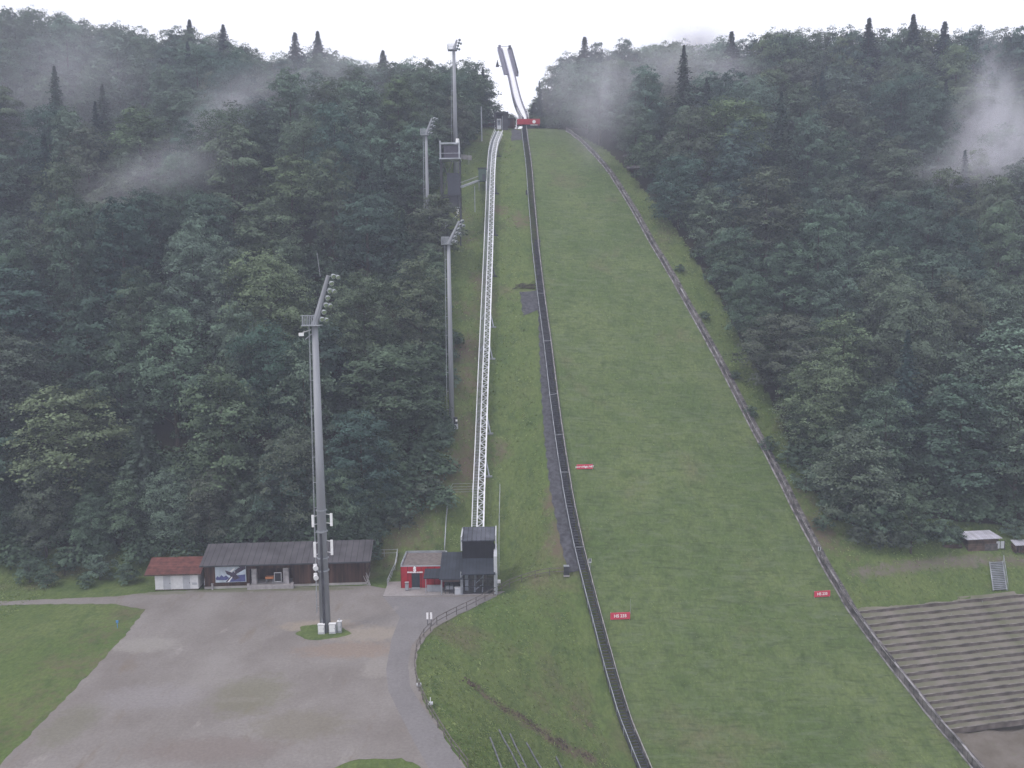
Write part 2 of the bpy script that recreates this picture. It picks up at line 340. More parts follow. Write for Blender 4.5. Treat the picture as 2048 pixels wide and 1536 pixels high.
def ground():
    xs = np.unique(np.concatenate([np.arange(-460, -110, 6.0), np.arange(-110, 120, 0.8), np.arange(120, 461, 6.0)]))
    ys = np.unique(np.concatenate([np.arange(-70, 74, 6.0), np.arange(74, 150, 0.8), np.arange(150, 285, 1.4), np.arange(285, 471, 5.0)]))
    X, Y = np.meshgrid(xs, ys); Z = terrain(X, Y)
    V = np.stack([X.ravel(), Y.ravel(), Z.ravel()], 1); nx, ny = len(xs), len(ys)
    i, j = np.meshgrid(np.arange(ny-1), np.arange(nx-1), indexing='ij'); a = (i*nx+j).ravel()
    o = npmesh('ground', V, np.stack([a, a+1, a+nx+1, a+nx], 1), GRASS)
    x, y = V[:, 0], V[:, 1]; col = np.zeros((len(V), 4), np.float32); col[:, 3] = 1
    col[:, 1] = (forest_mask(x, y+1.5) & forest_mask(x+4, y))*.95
    # bare brown earth beside the lift, the stairs and below the trees
    for px, py, r, w in [(200,1270,8,.3),(150,1330,8,.33),(90,1400,8,.3),(30,1460,8,.3),(240,1235,5,.3),(830,1010,6,.4),(900,980,4,.35),(930,930,5,.5),(935,760,5,.42),(940,620,5,.35),(930,480,5,.35),(1110,1000,3,.5),(1120,1090,3,.5),(1000,420,3,.45),(1040,440,4,.45),(780,1100,5,.35),
                         (975,1395,1.5,.5),(1010,1420,1.5,.5),(1050,1443,1.8,.55),(1090,1470,1.8,.55),(1130,1494,1.8,.55),(1175,1515,1.8,.55),(1080,1400,3,.35),(1160,1440,3,.35),(930,700,5,.5),(940,860,5,.42),(945,680,4,.35),(870,960,5,.4),(820,1060,5,.4),(1075,520,3,.4),(1000,900,3,.4),(1640,1060,5,.45),(1610,990,4,.35),(1130,1060,3,.45),(860,1070,4,.3),(1700,1110,4,.3),(960,560,4,.4)]:
        p = hit(px, py); d2 = (x-p.x)**2+(y-p.y)**2; col[:, 0] = np.maximum(col[:, 0], w*1.3*np.exp(-d2/(r*r)))
    s_, t_ = st(x, y)
    for sgn, tt in ((-1, tl(s_)), (1, tr(s_))):
        col[:, 0] = np.maximum(col[:, 0], .5*np.exp(-((t_-tt)/1.6)**2)*(s_ < 262))
    # dirt track to the shed on the right
    tp = [hit(px, py) for px, py in [(1720,1148),(1800,1135),(1880,1125),(1960,1120),(2048,1124),(2150,1128)]]
    for a_, b_ in zip(tp[:-1], tp[1:]):
        for k in range(8):
            q = a_.lerp(b_, k/8); d2 = (x-q.x)**2/6.+(y-q.y)**2/2.2; col[:, 2] = np.maximum(col[:, 2], .62*np.exp(-d2)*min(1, (q.x-38)/18))
    for px, py, r in [(1960,1500,9),(2040,1480,9),(1990,1560,12),(2060,1560,12)]:
        p = hit(px, py); col[:, 2] = np.maximum(col[:, 2], .9*np.exp(-(((x-p.x)**2+(y-p.y)**2)/(r*r))**2))
    ca = o.data.color_attributes.new('zone', 'FLOAT_COLOR', 'POINT'); ca.data.foreach_set('color', col.ravel())
    for p in (o,): p.data.polygons.foreach_set('use_smooth', [True]*len(o.data.polygons))
    tag(o, kind='structure'); return o
ground()
# landing hill: its own sheet between the stairs and the board wall
ss = np.arange(70, 263, 1.0); rows = []
for s in ss:
    a, b = tl(s), tr(s); r = []
    for k in np.linspace(0, 1, 34):
        t = a+(b-a)*k; x, y = xy(s, t); r.append((x, y, 0))
    rows.append(r)
_a = np.array(rows); _z = hp(np.repeat(ss[:, None], 34, 1)); X, Y = _a[..., 0], _a[..., 1]
_a[..., 2] = np.maximum(_z, terrain(X, Y)) + .10 + .03*np.sin(X*2.1)*np.sin(Y*1.7)
# keep the sheet a little over the ground everywhere
tag(MB().strip([[tuple(p) for p in r] for r in _a]).build('landing_slope', SLOPE, smooth=True), kind='structure')
def slope_z(x, y): return max(float(hp(UX*x+UY*y)), tz(x, y)) + .12

def lerp_line(L, n):
    L = [Vector(p) for p in L]; d = [0]
    for a, b in zip(L[:-1], L[1:]): d.append(d[-1]+(b-a).length)
    out = []
    for k in range(n):
        t = d[-1]*k/(n-1); i = 0
        while i < len(d)-2 and d[i+1] < t: i += 1
        out.append(L[i].lerp(L[i+1], (t-d[i])/max(d[i+1]-d[i], 1e-9)))
    return out
def drape(name, Lp, Rp, n, mcols, lift, material, kind='structure'):
    A = lerp_line([hit(*p) for p in Lp], n); B = lerp_line([hit(*p) for p in Rp], n); rows = []
    for a, b in zip(A, B):
        r = []
        for k in range(mcols+1):
            q = a.lerp(b, k/mcols); j = .15*math.sin(q.y*3+k) if k in (0, mcols) else 0
            r.append((q.x+j, q.y, tz(q.x+j, q.y)+lift))
        rows.append(r)
    o = MB().strip(rows).build(name, material, smooth=True); return tag(o, kind=kind)
drape('gravel_strip', [(1068,480),(1074,560),(1077,640),(1081,760),(1089,880),(1100,980),(1116,1060),(1136,1147)], [(1080,480),(1086,560),(1096,640),(1108,760),(1124,880),(1139,980),(1152,1060),(1172,1140)], 110, 5, .12, MATB)

# ------------------------------------------------------------------ flat lot, road, pavement
def lotmat(name, a, b, c, sc=.12, rough=.95, pale=(.3,.28,.265), spots=()):
    m = bpy.data.materials.new(name); m.use_nodes = True; n = m.node_tree; bs = n.nodes['Principled BSDF']; bs.inputs['Roughness'].default_value = rough; bs.inputs['Specular IOR Level'].default_value = .2
    tc = n.nodes.new('ShaderNodeTexCoord').outputs['Object']
    k = rgbnode(n, a, b, noise(n, tc, sc, .35, .65, 8, (1, .7, 1)))
    k = rgbnode(n, k, c, noise(n, tc, sc*2.2, .58, .75, 8, (1.6, .35, 1)))
    k = rgbnode(n, k, pale, noise(n, tc, .16, .62, .8, 10, (2, .8, 1)))
    for (sx_, sy_, rx_, ry_, cc, st_) in spots:
        mp = n.nodes.new('ShaderNodeMapping'); q = at(sx_, sy_); mp.vector_type = 'TEXTURE'; mp.inputs['Location'].default_value = (q.x, q.y, 0); mp.inputs['Scale'].default_value = (rx_, ry_, 100)
        ln = n.nodes.new('ShaderNodeVectorMath'); ln.operation = 'LENGTH'; n.links.new(tc, mp.inputs[0]); n.links.new(mp.outputs[0], ln.inputs[0])
        ad = n.nodes.new('ShaderNodeMath'); ad.operation = 'MULTIPLY_ADD'; ad.inputs[1].default_value = -.9; n.links.new(noise(n, tc, .9, .2, .8, 10), ad.inputs[0]); n.links.new(ln.outputs['Value'], ad.inputs[2])
        mr_ = n.nodes.new('ShaderNodeMapRange'); mr_.interpolation_type = 'SMOOTHSTEP'; mr_.inputs[1].default_value = .65; mr_.inputs[2].default_value = .0; mr_.inputs[3].default_value = 0; mr_.inputs[4].default_value = st_; n.links.new(ad.outputs[0], mr_.inputs[0])
        k = rgbnode(n, k, cc, mr_.outputs[0])
    s2 = n.nodes.new('ShaderNodeVectorMath'); s2.operation = 'SCALE'; n.links.new(k, s2.inputs[0])
    mr = n.nodes.new('ShaderNodeMapRange'); mr.inputs[3].default_value = .86; mr.inputs[4].default_value = 1.12; n.links.new(noise(n, tc, 3, .3, .7, 8), mr.inputs[0]); n.links.new(mr.outputs[0], s2.inputs['Scale'])
    n.links.new(s2.outputs[0], bs.inputs['Base Color'])
    bp = n.nodes.new('ShaderNodeBump'); bp.inputs['Strength'].default_value = .3; bp.inputs['Distance'].default_value = .05; n.links.new(noise(n, tc, 8, 0, 1, 6), bp.inputs['Height']); n.links.new(bp.outputs[0], bs.inputs['Normal']); return m
LOT = lotmat('packed_gravel', (.168, .150, .142), (.222, .205, .198), (.165, .135, .11), spots=[(735,1268,7,3,(.27,.235,.20),.7),(755,1335,2.2,4,(.26,.24,.225),.5),(640,1252,6,2.5,(.27,.23,.19),.8),(700,1300,8,3,(.22,.17,.14),.7),(500,1390,5,6,(.15,.145,.10),.6),(470,1180,9,1.2,(.12,.13,.07),.7),(620,1178,8,1.0,(.12,.13,.07),.7),(330,1186,5,1.0,(.13,.14,.08),.6),(290,1290,5,3,(.25,.235,.22),.7),(420,1500,9,3,(.17,.14,.13),.6),(600,1450,6,4,(.155,.14,.105),.5),(140,1450,3,6,(.15,.145,.11),.6),(480,1400,3,.8,(.25,.23,.22),.2),(300,1395,7,4,(.215,.2,.205),.6)])
ASPH = lotmat('asphalt', (.165, .155, .16), (.195, .185, .19), (.145, .135, .135), .2)
PAVE = lotmat('concrete_paving', (.25, .23, .23), (.30, .28, .28), (.2, .18, .175), .4)
def flat(name, pts, z, material, jit=0.0, close=None):
    P = [at(*p) for p in pts]; out = []
    for a, b in zip(P, P[1:]+P[:1]):
        n = max(1, int((b-a).length/0.7)); 
        for k in range(n):
            q = a.lerp(b, k/n); out.append((q.x+random.uniform(-jit, jit), q.y+random.uniform(-jit, jit), z))
    o = MB().poly(out, [tuple(range(len(out)))]).build(name, material)
    import bmesh
    bm = bmesh.new(); bm.from_mesh(o.data); bmesh.ops.triangulate(bm, faces=bm.faces[:]); 
    for f in bm.faces:
        if f.normal.z < 0: f.normal_flip()
    bm.to_mesh(o.data); bm.free(); return tag(o, kind='structure')
flat('parking_lot', [(-20,1560),(23,1506),(75,1455),(117,1412),(176,1350),(215,1310),(250,1272),(275,1240),(289,1219),(234,1208),(120,1208),(0,1211),(-120,1212),(-120,1204),(0,1203),(234,1193),(308,1184),(410,1180),(740,1171),(765,1177),(1010,1183),(990,1193),(945,1217),(905,1236),(873,1253),(850,1277),(836,1300),(830,1335),(836,1372),(854,1415),(874,1450),(902,1494),(945,1560),(857,1560),(840,1530),(800,1518),(750,1516),(700,1522),(660,1540),(640,1580),(400,1640),(100,1640)], .02, LOT, .16)
flat('road', [(767,1194),(990,1194),(947,1215),(905,1233),(871,1249),(839,1272),(823,1292),(816,1332),(821,1376),(848,1417),(886,1472),(927,1536),(960,1590),(890,1590),(857,1536),(830,1487),(798,1425),(777,1382),(772,1340),(783,1279),(800,1235)], .026, ASPH, .03)
def pav(name, a, b, depth, h, material):
    A = at(*a); B = at(*b); e = (B-A); ang = math.atan2(e.y, e.x)
    o = MB().box(0, e.length, 0, depth, -.1, h).build(name, material); o.location = (A.x, A.y, 0); o.rotation_euler.z = ang; return tag(o, kind='structure')
pav('pavement', (766,1194), (990,1190), 6.5, .12, PAVE)
isl = []
for k in range(40):
    t = 2*math.pi*k/40; isl.append((643+52*math.cos(t)*(1+.12*math.sin(3*t+1)+.06*math.sin(7*t)), 1264+16*math.sin(t)*(1+.1*math.sin(4*t))))
flat('grass_patch', isl, .03, GRASS, .08)
pale = mat('pale_sand', (.33, .29, .25), .95, .12, .5)

# ------------------------------------------------------------------ floodlight masts
def mast(base, ytop, yhead, dxh, wb, wt, label, name='floodlight_mast', lamps=7, xt=None, side=1, group='floodlight masts'):
    """base: point on the ground; ytop: pixel row of platform"""
    root = empty(name, base, 0, label, 'floodlight mast', group)
    px, py, _ = proj(base); k = base.y/F
    def z_at(row):
        lo, hi = 0, 120
        for _i in range(50):
            mid = (lo+hi)/2
            if proj((base.x, base.y, base.z+mid))[1] > row: lo = mid
            else: hi = mid
        return lo
    H = z_at(ytop); H2 = z_at(yhead)
    MB().cyl((0,0,-.5), (0,0,H), wb/2, wt/2, 12).build('pole', MASTM, root, smooth=True)
    hx = dxh*k*side
    hd = MB().cyl((0,0,H), (hx,0,H2), wt*.55, wt*.28, 8); hd.build('head_arm', MASTM, root)
    pl = MB(); r = wt*1.15; ps = .09*H/40+.03
    pl.box(-r*1.7, r*.9, -r, r, H-.1, H+.02)
    for a in range(9):
        x = -r*1.7+a*(r*2.0)/8 if a < 9 else 0
        pl.beam((x,-r,H), (x,-r,H+1.2), .05); pl.beam((x,r,H), (x,r,H+1.2), .05)
    for yy in (-r, r): pl.beam((-r*1.7,yy,H+1.2), (r*.3,yy,H+1.2), .07)
    for q in range(4): yy = -r+q*2*r/3; pl.beam((-r*1.7,yy,H), (-r*1.7,yy,H+1.2), .05)
    pl.beam((-r*1.7,-r,H+1.2), (-r*1.7,r,H+1.2), .07); pl.build('platform', STEEL, root)
    for i in range(lamps):
        t = .12+.86*i/(lamps-1); c = Vector((hx*t+wt*.75+.15, -.15, H+(H2-H)*t)); d = Vector((.55, -.72, -.42)).normalized()
        sc = .30*max(1, wt/.9)
        l = MB().cyl(c-d*.35, c+d*.1, sc*.6, sc*1.15, 12); l.beam(c-Vector((.1,-.1,0)), (hx*t, 0, H+(H2-H)*t), .09)
        lo = l.build('lamp_housing', STEEL, root); MB().cyl(c+d*.101, c+d*.125, sc*1.02, sc*.9, 12).build('lamp_lens', LENS, lo)
        if i % 2 == 0:
            c2 = c+Vector((.5, .25, -.1)); l = MB().cyl(c2-d*.35, c2+d*.1, sc*.5, sc, 12); l.beam(c2, c, .09)
            lo = l.build('lamp_housing', STEEL, root); MB().cyl(c2+d*.101, c2+d*.125, sc*.9, sc*.8, 12).build('lamp_lens', LENS, lo)
    ld = MB(); 
    for yy in (-.2, .2):
        ld.beam((-wb/2-.32, yy, 2.5), (-wt/2-.32, yy, H), .05)
    n = int(H/1.1)
    for i in range(3, n): 
        z = i*1.1; w = wb/2+(wt-wb)/2*z/H; ld.beam((-w-.32,-.2,z), (-w-.32,.2,z), .05)
        if i % 3 == 0: ld.beam((-w-.36,0,z), (-w,0,z), .06)
    ld.build('ladder', STEEL, root); return root, H, k
base = at(651, 1262)
mroot, MH, mk = mast(base, 650, 551, 30, 1.42, .78, 'tall near grey floodlight mast standing on the grass island in the gravel lot')
ROD = MB().cyl((.9,0,MH+6.1), (.6,0,MH+9), .03).build('lightning_rod', STEEL, mroot)
def zrow(row): 
    lo, hi = 0, 60
    for _i in range(40):
        mid = (lo+hi)/2
        if proj((base.x, base.y, mid))[1] > row: lo = mid
        else: hi = mid
    return lo
duct = MB().beam((.08,-.83,0), (-.02,-.74,zrow(1065)), .3, .1, (0,1,0)); duct.build('cable_duct', DKST, mroot)
for r_ in (1020, 1062, 1115, 1140):
    z = zrow(r_); MB().cyl((0,0,z-.06), (0,0,z+.06), .82-.35*z/MH+.04, None, 14).build('clamp_band', STEEL, mroot)
for cx, y0, y1 in ((-1.02,1028,1052),(1.35,1025,1050),(-.9,1082,1112),(1.3,1078,1108)):
    z1, z0 = zrow(y0), zrow(y1); a = MB().box(cx-.16, cx+.16, -.55, -.4, z0, z1); sgn = 1 if cx > 0 else -1
    a.beam((cx,-.4,z0+.3), (sgn*.5,0,z0+.3), .07); a.beam((cx,-.4,z1-.2), (sgn*.5,0,z1-.2), .07); a.build('antenna_panel', WHITE, mroot)
for y0, y1 in ((1126,1137),(1144,1156)):
    z1, z0 = zrow(y0), zrow(y1); MB().box(-1.15, -.7, -.6, -.3, z0, z1).cyl((-.9,-.6,z0+.35), (-.75,-.95,z0+.3), .3, .33, 12).build('equipment_box', WHITE, mroot)
z = MH-.6; MB().beam((-.5,0,z), (-1.5,-.2,z-.3), .08).box(-1.95, -1.35, -.5, -.2, z-.75, z-.35).build('side_lamp', WHITE, mroot)
MB().beam((-.4,-.1,z-.5), (-1.2,-.3,z-1.2), .1).build('bracket', STEEL, mroot)
def cabinet(px0, px1, pyb, h, label, dark=False):
    a = at(px0, pyb); b = at(px1, pyb); w = b.x-a.x
    t = empty('electrical_cabinet', ((a.x+b.x)/2, a.y, .03), 0, label, 'cabinet', 'cabinets at the mast foot')
    MB().box(-w/2, w/2, 0, .5, 0, h).build('cabinet_body', DOORG if not dark else STEEL, t)
    MB().box(-w/2-.04, w/2+.04, -.05, .55, h, h+.06).build('cabinet_top', WHITE, t)
    MB().box(-w/2+.06, w/2-.06, -.02, 0, .25, h-.08).build('cabinet_door', WHITE if not dark else DOORG, t)
    MB().box(w/2-.16, w/2-.12, -.05, -.02, h*.5, h*.5+.15).build('handle', DKST, t)
    if dark: MB().cyl((0,.2,h), (0,.2,h+.35), .03).cyl((0,.15,h+.3), (0,-.05,h+.35), .1, .12, 10).cyl((-w/2-.08,-.06,0), (-w/2-.08,-.06,h), .05).build('meter_post', STEEL, t)
    return t
cabinet(636, 649, 1269, 1.25, 'pale grey cabinet at the left side of the tall mast foot')
cabinet(658, 671, 1268, 1.25, 'pale grey cabinet directly right of the cable duct on the mast foot')
cabinet(675, 683, 1266, 1.45, 'slim grey meter box with a post, rightmost at the mast foot', True)

pB = hit(904, 856); mast(pB, 488, 442, 22, 1.0, .62, 'grey floodlight mast on the grass strip just left of the lift track', lamps=6)
pA = hit(857, 500); mast(pA, 270, 237, 12, .95, .6, 'far grey floodlight mast half hidden by the forest left of the dark tower', lamps=5)
pC = hit(912, 344); mast(pC, 100, 80, 6, 1.3, .75, 'tallest looking floodlight mast on the skyline rising behind the dark steel tower', lamps=4)
b2 = hit(911, 858); t = empty('control_box', b2, 0, 'small black and white control box at the foot of the slope mast', 'control box')
MB().box(-.45,.45,-.2,.3,0,.9).build('box_body', DOORG, t); MB().box(-.5,.35,-.25,.35,.9,2.1).build('box_hood', DKST, t); MB().box(.05,.4,-.3,-.25,1.4,1.75).build('lamp_face', WHT, t)

# ------------------------------------------------------------------ judges' / camera tower
pj = hit(903, 489); k = pj.y/F
t = empty('steel_tower', pj, 0, 'dark open steel camera tower with clad cabin beside the forest, left of the lift track', 'tower')
wj = 37*k; dj = wj*.9
def zr(p, row):
    lo, hi = 0, 80
    for _i in range(40):
        mid = (lo+hi)/2
        if proj((p.x, p.y, p.z+mid))[1] > row: lo = mid
        else: hi = mid
    return lo
ztop, zfl, zc1, zc0, zl = zr(pj,286), zr(pj,317), zr(pj,346), zr(pj,391), zr(pj,418)
fr = MB()
for sx in (-1, 1):
    for yy in (0, dj): fr.beam((sx*wj/2,yy,-.8 if yy == 0 else 2), (sx*wj/2,yy,ztop), .28)
for z in (3, zl, zc0, zfl, ztop):
    for yy in (0, dj): fr.beam((-wj/2,yy,z), (wj/2,yy,z), .22)
    for sx in (-1, 1): fr.beam((sx*wj/2,0,z), (sx*wj/2,dj,z), .22)
fr.build('frame', DKST, t)
MB().box(-wj/2-.3, wj/2+.3, -.3, dj+.3, zfl-.15, zfl+.12).build('deck', STEEL, t)
rl = MB()
for sx in (-1, 1): rl.beam((sx*wj/2,-.1,zfl), (sx*wj/2,-.1,ztop+.5), .32)
rl.beam((-wj/2,-.15,ztop-.1), (wj/2,-.15,ztop-.1), .35); rl.beam((-wj/2-.3,-.3,zfl+1.1), (wj/2+.3,-.3,zfl+1.1), .1)
rl.build('deck_frame', STEEL, t)
MB().box(-wj*.32, wj*.48, .15, dj-.2, zfl+.12, ztop-.5).build('deck_cabin', mat('cabin_grey', (.09,.085,.11), .8, .1), t)
MB().box(-wj*.15, wj*.47, -.12, dj*.6, zc0, zc1).build('cladding', mat('tower_cladding', (.045,.05,.065), .7, .1), t)
MB().box(-wj*.1, wj*.42, .3, dj*.8, zl+.5, zc0).build('lower_cladding', DKST, t)
b3 = MB(); b3.beam((-wj/2,0,3),(wj*.4,0,zl-1),.16).beam((-wj/2,0,zl+.3),(wj/2,0,zl+.3),.14).beam((-wj*.3,-.05,zl-3),(wj/2,-.05,zl-3),.14).beam((-wj*.3,-.05,0),(-wj*.3,-.05,zl-3),.14).build('brace', STEEL, t)
br = MB(); br.beam((-wj/2,0,zc0-1), (wj*.1,0,zfl-.6), .18); br.beam((-wj/2,0,zc0-1), (wj*.4,0,zl-2), .18); br.beam((wj/2,0,3), (-wj/2,0,zl), .18); br.beam((wj/2,dj,zl), (-wj/2,dj,zfl), .18)
br.beam((-wj*.5,0,3), (wj*.5,0,zl-1.5), .15)
for q in range(14):
    z = 1+q*(zc0-1)/14; br.beam((-wj*.45,.3,z), (-wj*.15,.3,z+.5), .12)
    br.box(-wj*.42,-wj*.1, .4, 1.2, z+.9, z+.98)
br.build('brace', DKST, t)
MB().cyl((wj*.42,0,ztop), (wj*.42,0,ztop+.9), .45, .35, 10).build('dish', WHITE, t)
MB().cyl((wj*.36,-.3,zl-1), (wj*.36,-.5,zl-.2), .2, .25, 8).build('lamp', WHT, t)
# low pale wall behind the tower
a = hit(866, 322); b = hit(944, 321); e = b-a
t = empty('barrier', a, math.atan2(e.y, e.x), 'low pale concrete barrier on the slope behind the dark steel tower', 'barrier')
n = 8
for i in range(n):
    z = tz(a.x+e.x*i/n, a.y+e.y*i/n)-a.z; MB().box(e.length*i/n+.05, e.length*(i+1)/n-.05, 0, .4, z-.3, z+1.1).build('barrier_block', CONC, t)
# green cabin on stilts and footbridge
g = hit(965, 382); kk = g.y/F
t = empty('green_cabin', g, 0, 'small green cabin on stilts between the dark tower and the lift track', 'cabin')
z0, z1 = zr(g,362), zr(g,337); w = 7.5*kk
MB().box(-w, w, 0, 2.2, z0, z1).build('wall', GREENP, t); MB().box(-w-.2, w+.2, -.2, 2.4, z1, z1+.2).build('roof', DKST, t)
MB().box(w*.0, w*.8, -.06, 0, z0+.2, z0+1.6).build('door', DKST, t)
lg = MB()
for x in (-w+.1, w-.1): lg.beam((x,.1,-.3), (x,.1,z0), .15); lg.beam((x,2.0,0.3), (x,2.0,z0), .15)
lg.build('stilt', STEEL, t)
p0 = Vector((pj.x+wj/2+.15, pj.y+.6, pj.z+zr(pj,374))); p1 = Vector((g.x-w-.1, g.y+.6, g.z+z0+.2)); p1b = p1
t = empty('footbridge', p0, 0, 'narrow steel footbridge from the dark tower up to the green cabin', 'footbridge')
MB().beam(p0, p1, 1.0, .25).build('walkway', STEEL, t, p0)
MB().beam(p0+Vector((0,-.5,1)), p1+Vector((0,-.5,1)), .08).beam(p0+Vector((0,.5,1)), p1+Vector((0,.5,1)), .08).build('handrail', STEEL, t, p0)
def pole(px, pyb, pyt, r, label, name='pole', m_=STEEL, cat='pole', group=None):
    p = hit(px, pyb); h = zr(p, pyt); t = MB().cyl((0,0,-.3), (0,0,h), r, r*.7, 8).build(name, m_); t.location = p; return tag(t, label, cat, group)
pole(963.5, 282, 213, .22, 'thin pale pole on the crest left of the upper lift station')
pole(950, 424, 372, .12, 'short pale pole in the grass below the green cabin')
pole(1005, 262, 232, .1, 'thin post beside the upper lift station doorway', 'post', STEEL, 'post')
pole(1053, 389, 380, .22, 'short black post in the grass just left of the stairs', 'post', DKST, 'post')

# ------------------------------------------------------------------ lift track
TP = [(955,1064),(957.5,980),(961,900),(964.5,800),(968.5,700),(972.5,600),(976.5,500),(980,400),(982,340),(984.5,305),(989,283),(998,262)]
tpts = lerp_line([hit(px, py, 2.4) for px, py in TP], 150)
for i in range(3):   # ease kinks
    q = [p.copy() for p in tpts]
    for j in range(1, len(q)-1): tpts[j] = q[j]*.5+(q[j-1]+q[j+1])*.25
o0 = tpts[0].copy(); o0.z = tz(o0.x, o0.y)
t = empty('inclined_lift_track', o0, 0, 'long silver lattice track of the inclined lift climbing from the dark lower station', 'lift track')
side = Vector((1, 0, 0)); nrm = Vector((0, -.6, .8))
ch = [MB() for _ in range(5)]; lat = MB(); stp = MB()
WL = .95
for i, (a, b) in enumerate(zip(tpts[:-1], tpts[1:])):
    ch[0].beam(a+side*WL, b+side*WL, .24, .32); ch[1].beam(a-side*.12, b-side*.12, .16, .28)
    ch[2].beam(a-side*WL, b-side*WL, .12, .28); ch[3].beam(a+side*WL-nrm*1.0, b+side*WL-nrm*1.0, .14); ch[4].beam(a-side*.12-nrm*1.0, b-side*.12-nrm*1.0, .14)
    n2 = 1
    lat.beam(a+side*WL, a-side*.12, .1)
    if i % 2 == 0: lat.beam(a+side*WL, b-side*.12, .1)
    else: lat.beam(a-side*.12, b+side*WL, .1)
    lat.beam(a+side*WL, a+side*WL-nrm*1.0, .08); lat.beam(a+side*WL-nrm, b+side*WL, .08)
    d = b-a
    for q in range(3): c = a+d*(q/3); stp.box(c.x-.92, c.x-.22, c.y-.12, c.y+.14, c.z-.06, c.z-.0)
for c_, nme in zip(ch, ('rail', 'rail', 'stair_stringer', 'lower_chord', 'lower_chord')): c_.build(nme, RAILM, t, o0)
lat.build('lattice', RAILM, t, o0); stp.build('stair_treads', STEEL, t, o0)
sm = MB()
for i, a in enumerate(tpts):
    if i % 2 == 0: sm.beam(a-side*WL, a-side*WL+Vector((0,0,.95)), .05)
for a, b in zip(tpts[:-1], tpts[1:]): sm.beam(a-side*WL+Vector((0,0,.95)), b-side*WL+Vector((0,0,.95)), .06)
sm.build('handrail', RAILM, t, o0)
for row in (720, 862, 946, 655, 560, 480, 400, 330):
    j = min(range(len(tpts)), key=lambda q: abs(proj(tpts[q])[1]-(row-40))); a = tpts[j]
    g = Vector((a.x+1.5, a.y-1.5, 0)); g.z = tz(g.x, g.y)
    m_ = MB(); m_.beam(a+side*.8-nrm, g, .2); m_.beam(g-side*.9+Vector((0,0,.1)), g+side*.5+Vector((0,0,.1)), .3)
    g2 = Vector((a.x-.9, a.y, tz(a.x-.9, a.y))); m_.beam(a-side*.1-nrm, g2, .18); m_.build('support', STEEL if row > 600 else DKST, t, o0)

# upper lift station
u = hit(1001, 260); k = u.y/F
t = empty('upper_lift_station', u, 0, 'small dark upper station of the lift on the crest beside the jump', 'lift station')
h = zr(u, 224); w = 11*k
MB().box(-w, -w+.4, 0, 5, -.5, h).box(w-.4+.5, w+.5, 0, 5, -.5, h).box(-w+.4, w+.1, 3.5, 5, -.5, h-.4).box(w*.25, w+.1, .1, 3.5, -.5, h-.4).build('wall', DKST, t)
MB().box(-w-.2, w+.7, -.3, 5.2, h-.4, h).build('roof', DKST, t)
c = Vector((u.x-w*.25, u.y+.6, u.z+.2)); ct = empty('lift_cabin', c, 0, 'silver lift cabin parked in the doorway of the upper station', 'lift cabin')
cw = 4.2*k; MB().box(-cw, cw, 0, 2.4, .1, .35).box(-cw, cw, 0, 2.4, 2.9, 3.1).box(-cw, -cw+.15, 0, 2.4, .35, 2.9).box(cw-.15, cw, 0, 2.4, .35, 2.9).box(-cw+.15, cw-.15, 0, .08, .35, 1.2).build('cabin_body', RAILM, ct)
MB().box(-cw+.15, cw-.15, .02, .06, 1.2, 2.9).build('window', GLASS, ct); MB().box(-cw+.15, cw-.15, 2.2, 2.4, .35, 2.9).build('back_panel', STEEL, ct)
u2 = hit(1018, 252); t = empty('storage_hut', u2, 0, 'low dark wooden hut between the upper lift station and the take-off', 'hut')
MB().box(-1.9,1.7,0,3,-.5,2.1).build('wall', BWOOD, t); MB().box(-2.1,1.9,-.3,3.3,2.1,2.3).build('roof', DKST, t); MB().box(-.6,.3,-.05,0,.0,1.7).build('door', DKST, t)
u3 = hit(972, 256); t = empty('wooden_deck', u3, 0, 'low dark wooden deck with posts left of the upper lift station', 'deck')
MB().box(-2.6,2.4,0,2.6,.9,1.3).build('floor', BWOOD, t); m_ = MB()
for x in (-2.4,-.8,.8,2.2): m_.beam((x,.1,-.4),(x,.1,2.2),.14)
m_.beam((-2.4,.1,2.1),(2.2,.1,2.1),.12).build('posts', GREYW, t)

# ------------------------------------------------------------------ ski jump inrun
CL = [(1050.5,239,270),(1045.5,227,281),(1034,197,294),(1022.5,148,308.8),(1009.5,99,324.7)]
HWp = [3.9,6.2,6.8,5.9,6.0]
cl = [atY(a, b, D) for a, b, D in CL]; hw = [w*D/F for w, (_, _, D) in zip(HWp, CL)]
N = 60
def cr_interp(P, t):
    n = len(P)-1; x = t*n; i = min(int(x), n-1); u = x-i; p0 = P[max(i-1, 0)]; p1 = P[i]; p2 = P[i+1]; p3 = P[min(i+2, n)]
    return 0.5*((2*p1)+(p2-p0)*u+(2*p0-5*p1+4*p2-p3)*u*u+(-p0+3*p1-3*p2+p3)*u**3)
ic = [cr_interp(cl, i/(N-1)) for i in range(N)]; iw = [cr_interp(hw, i/(N-1)) for i in range(N)]
j0 = ic[0].copy(); j0.z = tz(j0.x, j0.y)
t = empty('ski_jump_tower', j0, 0, 'white curved ski jump inrun rising against the sky above the landing slope', 'ski jump')
rt = [Vector((UY, -UX, 0)).normalized() for _ in ic]; rt = [Vector((.989, .148, 0)) for _ in ic]
upv = Vector((0, 0, 1))
MB().strip([[c-r*w, c+r*w] for c, r, w in zip(ic, rt, iw)]).build('inrun_track', INRUN, t, j0, True)
dk = MB()
for (a, ra, wa), (b, rb, wb_) in zip(list(zip(ic, rt, iw))[:-1], list(zip(ic, rt, iw))[1:]):
    for z_, hh in ((-1.3, 2.2),):
        dk.beam(a+upv*z_*.5-upv*.4, b+upv*z_*.5-upv*.4, wa*2+.1, 1.0)
dk.build('deck_girder', CONC, t, j0)
